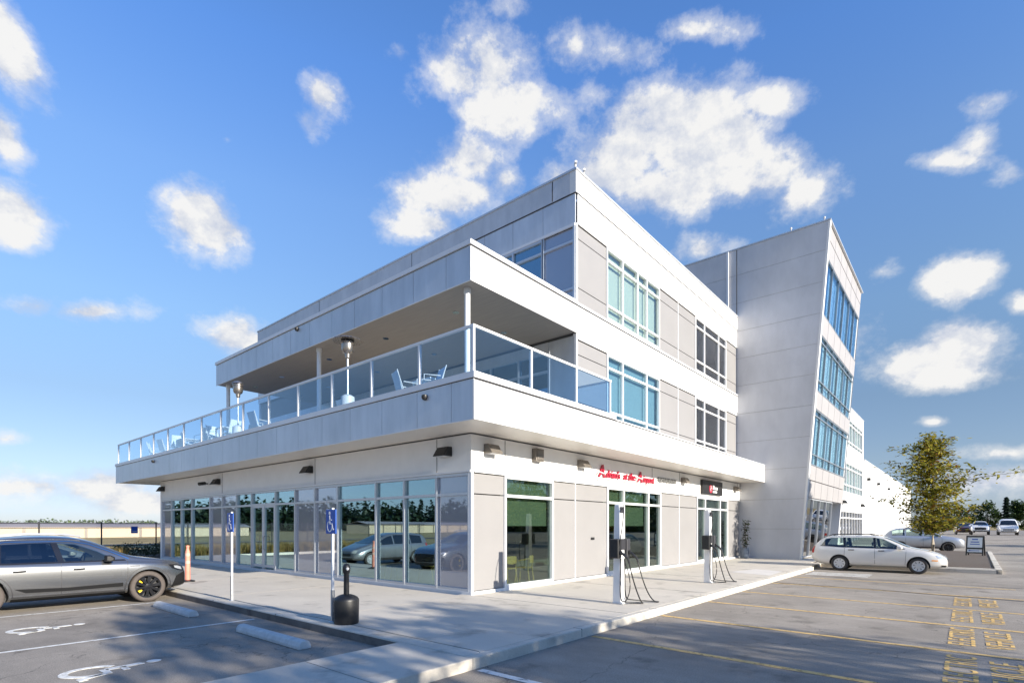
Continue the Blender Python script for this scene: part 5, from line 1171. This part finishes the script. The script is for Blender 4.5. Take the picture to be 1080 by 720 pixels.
VAN = dict(CRO); VAN.update(cabin=None, paint='caroffwhite', st=[x * 1.05 for x in CRO['st']], top=[(-2.5, .9), (-2.48, 1.9), (-2.3, 2.02), (0, 2.06), (1.0, 2.03), (1.5, 1.85), (2.1, 1.22), (2.35, 1.05), (2.46, .8)], tumble=.18,
  belt=[(-2.5, 1.15), (1.6, 1.15), (2.2, 1.05), (2.46, .75)], plan=[(-2.5, .92), (-2.3, .99), (1.5, .99), (2.1, .95), (2.35, .86), (2.46, .75)], bot=[(-2.46, .5), (-2, .32), (2, .32), (2.46, .36)], axles=(-1.45, 1.5), wr=.34, rim=.21, arch=.39,
  wins=((.3, 1.45),), screen=(2.08, 1.42, .82), grille=([(-.5, .62), (.5, .62)], [(-.5, .76), (.5, .76)]), bumper=([(-.75, .40), (.75, .40)], [(-.75, .52), (.75, .52)]), lamp=(.62, .86, .74, .90), mirror=(1.7, 1.35), seams=(.25, 1.6))
c = plain_car('delivery_van', 'white van far down the road facing the camera in front of dark trees', VAN, cat='van'); x, y = far(1062.5, 68); c.at(x, y, gz(x, y), 180)
RED = dict(CRO); RED['paint'] = 'carred'; RED['cabin'] = None
c = plain_car('parked_car', 'dark red car half hidden by the tree far down the road', RED); x, y = far(1016, 74); c.at(x, y, gz(x, y), 183)
c = plain_car('parked_car', 'small white car farther off between the red car and the pickup', dict(MIN, paint='caroffwhite')); x, y = far(1021.5, 92); c.at(x, y, gz(x, y), 180)

# ------------------------------------------------------------------ trees and plants
def lf(mb, p, s, flat=.5, asp=.42):
    d = Vector((random.gauss(0, 1), random.gauss(0, 1), random.gauss(0, flat))).normalized(); e = d.cross(Vector((random.gauss(0, flat), random.gauss(0, flat), 1))).normalized()
    a, c = d * s, e * s * asp
    mb.quad(p - a, p - a * .2 + c, p + a, p - a * .2 - c)
def young_tree(name, label, loc, h=6.2, seed=3):
    random.seed(seed)
    t = thing(name, label, 'tree', loc); tb = MB(); cb = MB()
    pts = [(0, 0, 0), (.02, .01, .9), (-.03, .03, 1.8), (.04, -.02, 3.0), (0, .05, 4.3), (.06, .0, 5.3), (.1, .05, h - .25)]
    tb.tube(pts, .075, 10, .012)
    lims = MB()
    def clump(p, n, r, zr, s):
        for _ in range(n):
            q = p + Vector((random.gauss(0, r), random.gauss(0, r), random.gauss(0, zr)))
            lft = random.random(); cb.cur = 0 if lft < .44 else 1 if lft < .84 else 2 if lft < .90 else 3
            lf(cb, q, random.uniform(s * .7, s * 1.3), .35)
    n = 60
    for i in range(n):
        f = i / (n - 1); z = 1.35 + f * (h - 1.7); L = (1.55 - .95 * max(0, (f - .5) / .5) - .25 * max(0, (.15 - f) / .15)) * random.uniform(.55, 1.2); a = i * 2.399 + random.uniform(-.4, .4)
        if i == 30: a, L = R(-100), 2.9
        if i in (14, 36, 44): a, L = R(80 + i), 2.1 - f * .4
        base = Vector((0, 0, z)); dr = Vector((math.cos(a), math.sin(a), random.uniform(.12, .42) + .35 * f)).normalized()
        br = [base + dr * (L * k / 5) + Vector((0, 0, -.03 * k * k * L * .16)) for k in range(6)]
        lims.tube(br, .024 * (1 - .5 * f), 5, .005)
        for k in range(1, 6):
            c = br[k]; wd = .10 + .12 * L * (1 - abs(k - 3.2) / 5)
            clump(c + Vector((0, 0, .04)), int(27 * (1 - .1 * f)), wd * 1.05, .085, .10)
    for _ in range(30): clump(Vector((random.gauss(0, .6), random.gauss(0, .6), random.uniform(1.4, 4.4))), 40, .26, .12, .10)
    tb.build('trunk', M['bark'], t, smooth=True); lims.build('limbs', M['darkbark'], t, smooth=True)
    cb.build('crown', [M['leafA'], M['leafB'], M['leafC'], M['leafD']], t); return t
young_tree('young_tree', 'young tree with thin olive and rust autumn leaves on the island', (20.95, -8.2, .13), 5.75)

def broad_mesh(seed, h, r, nl, ls, mats, z0=.25, blobs=16, lean=0):
    random.seed(seed); tb = MB(); cb = MB()
    tb.tube([(0, 0, 0), (.05, 0, h * .25), (0, .05, h * .55), (.05, 0, h * .85)], h * .025, 8, h * .004)
    cs = []
    for i in range(blobs):
        f = random.random() ** .8; a = random.uniform(0, 6.28); z = h * (z0 + (1 - z0) * f * .93); rad = r * math.sin(math.pi * min(.97, .18 + .80 * f)) * random.uniform(.45, .95)
        c = Vector((rad * math.cos(a), rad * math.sin(a), z)); cs.append((c, r * random.uniform(.28, .5)))
        tb.tube([(0, 0, z * .6), tuple(c * .6 + Vector((0, 0, z * .25))), tuple(c)], h * .008, 5, h * .002)
    for i in range(nl):
        c, rr = random.choice(cs); d = Vector((random.gauss(0, 1), random.gauss(0, 1), random.gauss(0, .8))).normalized() * rr * random.uniform(.35, 1.08) ** .6
        q = random.random(); cb.cur = 0 if q < .45 else 1 if q < .75 else 2
        lf(cb, c + d, ls * random.uniform(.6, 1.3), .6, .5)
    return tb, cb, mats
def broad(name, label, loc, spec, group=None, rz=0):
    tb, cb, mats = broad_mesh(*spec); t = thing(name, label, 'tree', loc, rz, group)
    tb.build('trunk', M['darkbark'], t, smooth=True); cb.build('crown', [M[m] for m in mats], t); return t
def fir_into(tb, cb, o, h, r, n, ls, rnd=random):
    tb.tube([o, o + Vector((0, 0, h * .95))], h * .016, 6, h * .003)
    for i in range(n):
        f = rnd.random() ** .75; z = h * (.06 + .94 * f); rad = r * (1 - f) ** .85 * (.55 + .45 * math.sin(f * 70)) * rnd.uniform(.25, 1.05) + .05; a = rnd.uniform(0, 6.28)
        cb.cur = 0 if rnd.random() < .6 else 1
        p = o + Vector((rad * math.cos(a), rad * math.sin(a), z - rad * .25)); d = Vector((math.cos(a), math.sin(a), -.35)) * ls; e = Vector((-math.sin(a), math.cos(a), rnd.uniform(-.3, .3))) * ls * .45
        cb.quad(p - d * .6, p + e, p + d, p - e)
FAR = ('farA', 'farB', 'farC')
def fartree(px, D, h, r, seed, label, kind='b', n=1500):
    x, y = far(px, D); z = gz(x, y) - .1
    if kind == 'b': return broad('leafy_tree', label, (x, y, z), (seed, h, r, n, h * .05, FAR, .12, 22), 'trees at the end of the road')
    random.seed(seed); t = thing('fir_tree', label, 'tree', (x, y, z), 0, 'trees at the end of the road'); tb = MB(); cb = MB(); fir_into(tb, cb, Vector((0, 0, 0)), h, r, n, h * .06); tb.build('trunk', M['darkbark'], t); cb.build('crown', [M['firA'], M['firB']], t); return t
fartree(1042, 150, 7.6, 3.4, 11, 'round green tree behind the white pickup at the road end')
fartree(1027, 152, 6.8, 3.2, 12, 'dark bushy tree behind the red car at the road end')
fartree(1010, 158, 6.6, 3.2, 13, 'low leafy tree seen just right of the young tree')
fartree(992, 156, 5.8, 3.0, 14, 'low leafy tree seen through the young tree')
fartree(1061.5, 146, 9.1, 2.3, 15, 'dark pointed fir behind the white van', 'f')
fartree(1072, 150, 8.3, 3.0, 16, 'tall green leafy tree right of the pointed fir')
fartree(1084, 148, 7.6, 3.2, 17, 'leafy tree at the right edge of the view')
fartree(1053, 165, 5.0, 2.6, 18, 'small leafy tree in the gap left of the fir')
# trees behind the photographer: they throw the dappled shade and show in the shop windows
shade = broad('street_tree', 'leafy street tree across the car park behind the camera', (-5.7, -23.5, 0), (21, 9.5, 2.5, 3600, .17, ('leafA', 'leafD', 'leafB'), .30, 26), 'street trees across the car park')
for x, y, s, rz in ((-2.3, -24, (.95, .95, .84), 1.2), (-.3, -24.2, (.62, .62, .70), 2.4), (-9.2, -23.0, (.8, .8, .73), 4), (-3.6, -19.5, (.7, .7, .62), .6), (9, -47, (1.6, 1.6, 1.2), 3), (18, -46, (1.7, 1.7, 1.15), 5), (29, -48, (1.6, 1.6, 1.25), 2), (-14, -40, (1.5, 1.5, 1.2), 1), (38, -37, (1.2, 1.2, .92), 2.2), (50, -38, (1.2, 1.2, 1.0), 3.3), (31, -35, (.9, .9, .8), .7)):
    dup(shade, (x, y, 0), rz, scale=s)
# far woods around the airfield: one mass each
def wood(name, label, h0, h1, d0, d1, hmin, hmax, n, mats, kind, leafs, nl):
    random.seed(len(name) + n); tb = MB(); cb = MB()
    for i in range(n):
        a = R(random.uniform(h0, h1)); d = random.uniform(d0, d1); o = Vector((CAMP.x + d * math.cos(a), CAMP.y + d * math.sin(a), -.95 if a > 0 else -.1)); h = random.uniform(hmin, hmax)
        if kind == 'f' or random.random() < (.45 if kind == 'm' else .04): fir_into(tb, cb, o, h, h * .23, nl, leafs)
        else:
            for k in range(nl):
                q = Vector((random.gauss(0, .30), random.gauss(0, .30), 0)) * h * .8; cb.cur = random.randrange(2); lf(cb, o + q + Vector((0, 0, h * random.uniform(.05, 1) * (1 - min(.5, q.length / h * .6)))), leafs, .6, .6)
    o = cb.build(name, [M[m] for m in mats]); o['kind'] = 'stuff'; tag(o, label, 'wood'); return o
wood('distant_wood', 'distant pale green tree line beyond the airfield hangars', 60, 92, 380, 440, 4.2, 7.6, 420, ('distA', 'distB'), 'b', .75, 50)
wood('conifer_wood', 'dark conifer wood beyond the field, seen mirrored in the glass', 93, 172, 300, 350, 8, 20, 950, ('firA', 'firB'), 'm', 1.6, 50)
wood('roadside_wood', 'leafy wood across the road behind the camera, seen mirrored in the shop windows', -88, -14, 95, 150, 7, 11, 420, ('farA', 'farB'), 'b', .8, 70)

# dry ornamental grass and shrubs along the back of the car park
random.seed(5); gb = MB()
for i in range(520):
    cx, cy = random.uniform(-16, -.6), random.uniform(24.9, 28.4); hh = random.uniform(.40, .80)
    for k in range(16):
        a = random.uniform(0, 6.28); sp = random.uniform(.05, .38); b0 = Vector((cx + random.gauss(0, .08), cy + random.gauss(0, .08), .1)); tip = b0 + Vector((math.cos(a) * sp, math.sin(a) * sp, hh * random.uniform(.6, 1.05))); sd = Vector((-math.sin(a), math.cos(a), 0)) * .014
        gb.cur = 0 if random.random() < .7 else 1; md = (b0 + tip) / 2 + Vector((0, 0, hh * .12))
        gb.quad(b0 - sd, b0 + sd, md + sd, md - sd); gb.quad(md - sd, md + sd, tip)
o = gb.build('ornamental_grass', [M['straw'], M['straw2']]); o['kind'] = 'stuff'; tag(o, 'dry straw coloured ornamental grass in the bed behind the cars', 'grass')
slab('grass_bed', [(-22, 24.4), (14, 24.4), (14, 29.2), (-22, 29.2)], -.05, .10, M['mulch'], 0)
slab('bed_kerb', [(-22, 24.2), (-4.47, 24.2), (-4.47, 24.39), (-22, 24.39)], -.05, .15, M['curbmat'], .01)
for i, (x, y, h, r) in enumerate(((-.3, 26.4, .72, 1.2), (1.5, 26.6, .78, 1.2), (3.4, 26.4, .72, 1.1), (5.2, 27.0, .75, 1.3), (-2.2, 27.2, .6, 1.0))):
    lb = ['dark evergreen shrub just left of the building end', 'dark evergreen shrub behind the building end', 'dark evergreen shrub farther behind the glass corner', 'tall dark shrub hidden behind the building', 'low dark shrub above the grey suv bonnet'][i]
    random.seed(60 + i); t = thing('evergreen_shrub', lb, 'shrub', (x, y, .1), 0, 'shrubs in the bed behind the car park'); sb, cb = MB(), MB()
    for k in range(6): a = k * 1.05; sb.tube([(0, 0, 0), (r * .3 * math.cos(a), r * .3 * math.sin(a), h * .4), (r * .5 * math.cos(a), r * .5 * math.sin(a), h * .8)], .02, 5, .006)
    for k in range(1500):
        d = Vector((random.gauss(0, 1), random.gauss(0, 1), abs(random.gauss(0, 1)))).normalized(); q = random.uniform(.5, 1.05) * (1 + .15 * math.sin(d.x * 7 + i) * math.cos(d.y * 6)); lf(cb, Vector((d.x * r * q, d.y * r * q, .08 + d.z * h * q)), .055, .7, .5)
    sb.build('stems', M['darkbark'], t); cb.build('foliage', M['hedge'], t)
# low planting by the young tree
random.seed(9)
t = thing('rust_shrub', 'low rust brown shrub beside the trunk of the young tree', 'shrub', (21.0, -7.72, .13)); cb = MB(); sb = MB()
for k in range(5): sb.tube([(0, 0, 0), (.25 * math.cos(k * 1.3), .25 * math.sin(k * 1.3), .35)], .012, 5)
for k in range(700):
    d = Vector((random.gauss(0, 1), random.gauss(0, 1), abs(random.gauss(0, 1)))).normalized() * random.uniform(.5, 1); lf(cb, Vector((d.x * .42, d.y * .42, .08 + d.z * .62)), .05, .7, .5)
sb.build('stems', M['darkbark'], t); cb.build('foliage', M['canvas'], t)

# ------------------------------------------------------------------ airfield behind
t = thing('chain_link_fence', 'tall chain link fence with dark posts behind the car park', 'fence', (0, 30.0, 0))
b = MB(); b.tube([(-24, 0, 2.0), (14, 0, 2.0)], .03, 6); b.tube([(-24, 0, .1), (14, 0, .1)], .012, 6); b.build('rail', M['dark'], t)
for i in range(14):
    b = MB(); x = -23.0 + 2.82 * i - .42; b.tube([(x, 0, 0), (x, 0, 2.06)], .04, 8); b.lathe([(.05, 2.06), (.03, 2.1)], 8, (x, 0, 0)); b.build('post', M['dark'], t)
me = bpy.data.materials.new('chain_link'); me.use_nodes = True; nt = me.node_tree; N = nt.nodes; N.remove(N['Principled BSDF'])
tr = N.new('ShaderNodeBsdfTransparent'); df = N.new('ShaderNodeBsdfDiffuse'); df.inputs[0].default_value = (.12, .12, .12, 1); mx = N.new('ShaderNodeMixShader')
tcn = N.new('ShaderNodeTexCoord'); mpp = N.new('ShaderNodeMapping'); mpp.inputs['Rotation'].default_value = (0, R(45), 0); nt.links.new(tcn.outputs['Object'], mpp.inputs[0])
sp = N.new('ShaderNodeSeparateXYZ'); nt.links.new(mpp.outputs[0], sp.inputs[0]); acc = None
for ax in ('X', 'Z'):
    m1 = N.new('ShaderNodeMath'); m1.operation = 'PINGPONG'; m1.inputs[1].default_value = .03; nt.links.new(sp.outputs[ax], m1.inputs[0]); m2 = N.new('ShaderNodeMath'); m2.operation = 'LESS_THAN'; m2.inputs[1].default_value = .0022; nt.links.new(m1.outputs[0], m2.inputs[0])
    if acc: m3 = N.new('ShaderNodeMath'); m3.operation = 'MAXIMUM'; nt.links.new(acc, m3.inputs[0]); nt.links.new(m2.outputs[0], m3.inputs[1]); acc = m3.outputs[0]
    else: acc = m2.outputs[0]
nt.links.new(acc, mx.inputs[0]); nt.links.new(tr.outputs[0], mx.inputs[1]); nt.links.new(df.outputs[0], mx.inputs[2]); nt.links.new(mx.outputs[0], N['Material Output'].inputs[0])
b = MB(); b.box(-24, 14, .045, .047, .1, 2.0); b.build('mesh', me, t)
t = thing('fence_sign', 'small dark blue sign hung on the chain link fence', 'sign', (.78, 29.94, 1.4)); b = MB(); b.box(-.18, .18, -.012, .0, 0, .42); b.build('sign_plate', M['blue'], t); b = MB(); b.box(-.15, .15, -.015, -.0125, .10, .14); b.build('lettering', M['signgrey'], t)
def hangar(x, y, L, label, rz=0, wall=2.45, ridge=3.45, w=11):
    t = thing('hangar', label, 'hangar', (x, y, gz(x, y) - .02), R(rz), 'long low hangars across the airfield')
    b = MB(); b.box(0, L, 0, w, 0, wall); b.build('wall', M['hangarwall'], t)
    b = MB(); b.hexa([(-.5, -.6, wall + .01), (L + .5, -.6, wall + .01), (L + .5, w / 2, ridge), (-.5, w / 2, ridge), (-.5, -.6, wall + .14), (L + .5, -.6, wall + .14), (L + .5, w / 2, ridge + .13), (-.5, w / 2, ridge + .13)])
    b.hexa([(-.5, w / 2 + .01, ridge), (L + .5, w / 2 + .01, ridge), (L + .5, w + .6, wall), (-.5, w + .6, wall), (-.5, w / 2 + .01, ridge + .13), (L + .5, w / 2 + .01, ridge + .13), (L + .5, w + .6, wall + .13), (-.5, w + .6, wall + .13)]); b.build('roof', M['hangarroof'], t)
    n = int(L / 11)
    for i in range(n):
        b = MB(); x0 = 5 + i * 11; b.box(x0, x0 + .55, -.12, -.01, 0, wall - .1); b.build('door_post', M['bronze'], t)
    return t
hangar(-60, 150, 190, 'long cream hangar with low grey roof across the dry field')
hangar(-300, 205, 200, 'pale hangar to the west, seen mirrored in the shop glass', -14, 3.2, 4.4)
t = thing('white_shed', 'white roofed shed behind the hangar near the building edge', 'shed', (62, 190, -.95)); b = MB(); b.box(0, 30, 0, 12, 0, 4.6); b.build('wall', M['white2'], t); b = MB(); b.prism([(-.4, -.4), (30.4, -.4), (30.4, 12.4), (-.4, 12.4)], 4.61, 4.9); b.build('roof', M['hangarroof'], t)
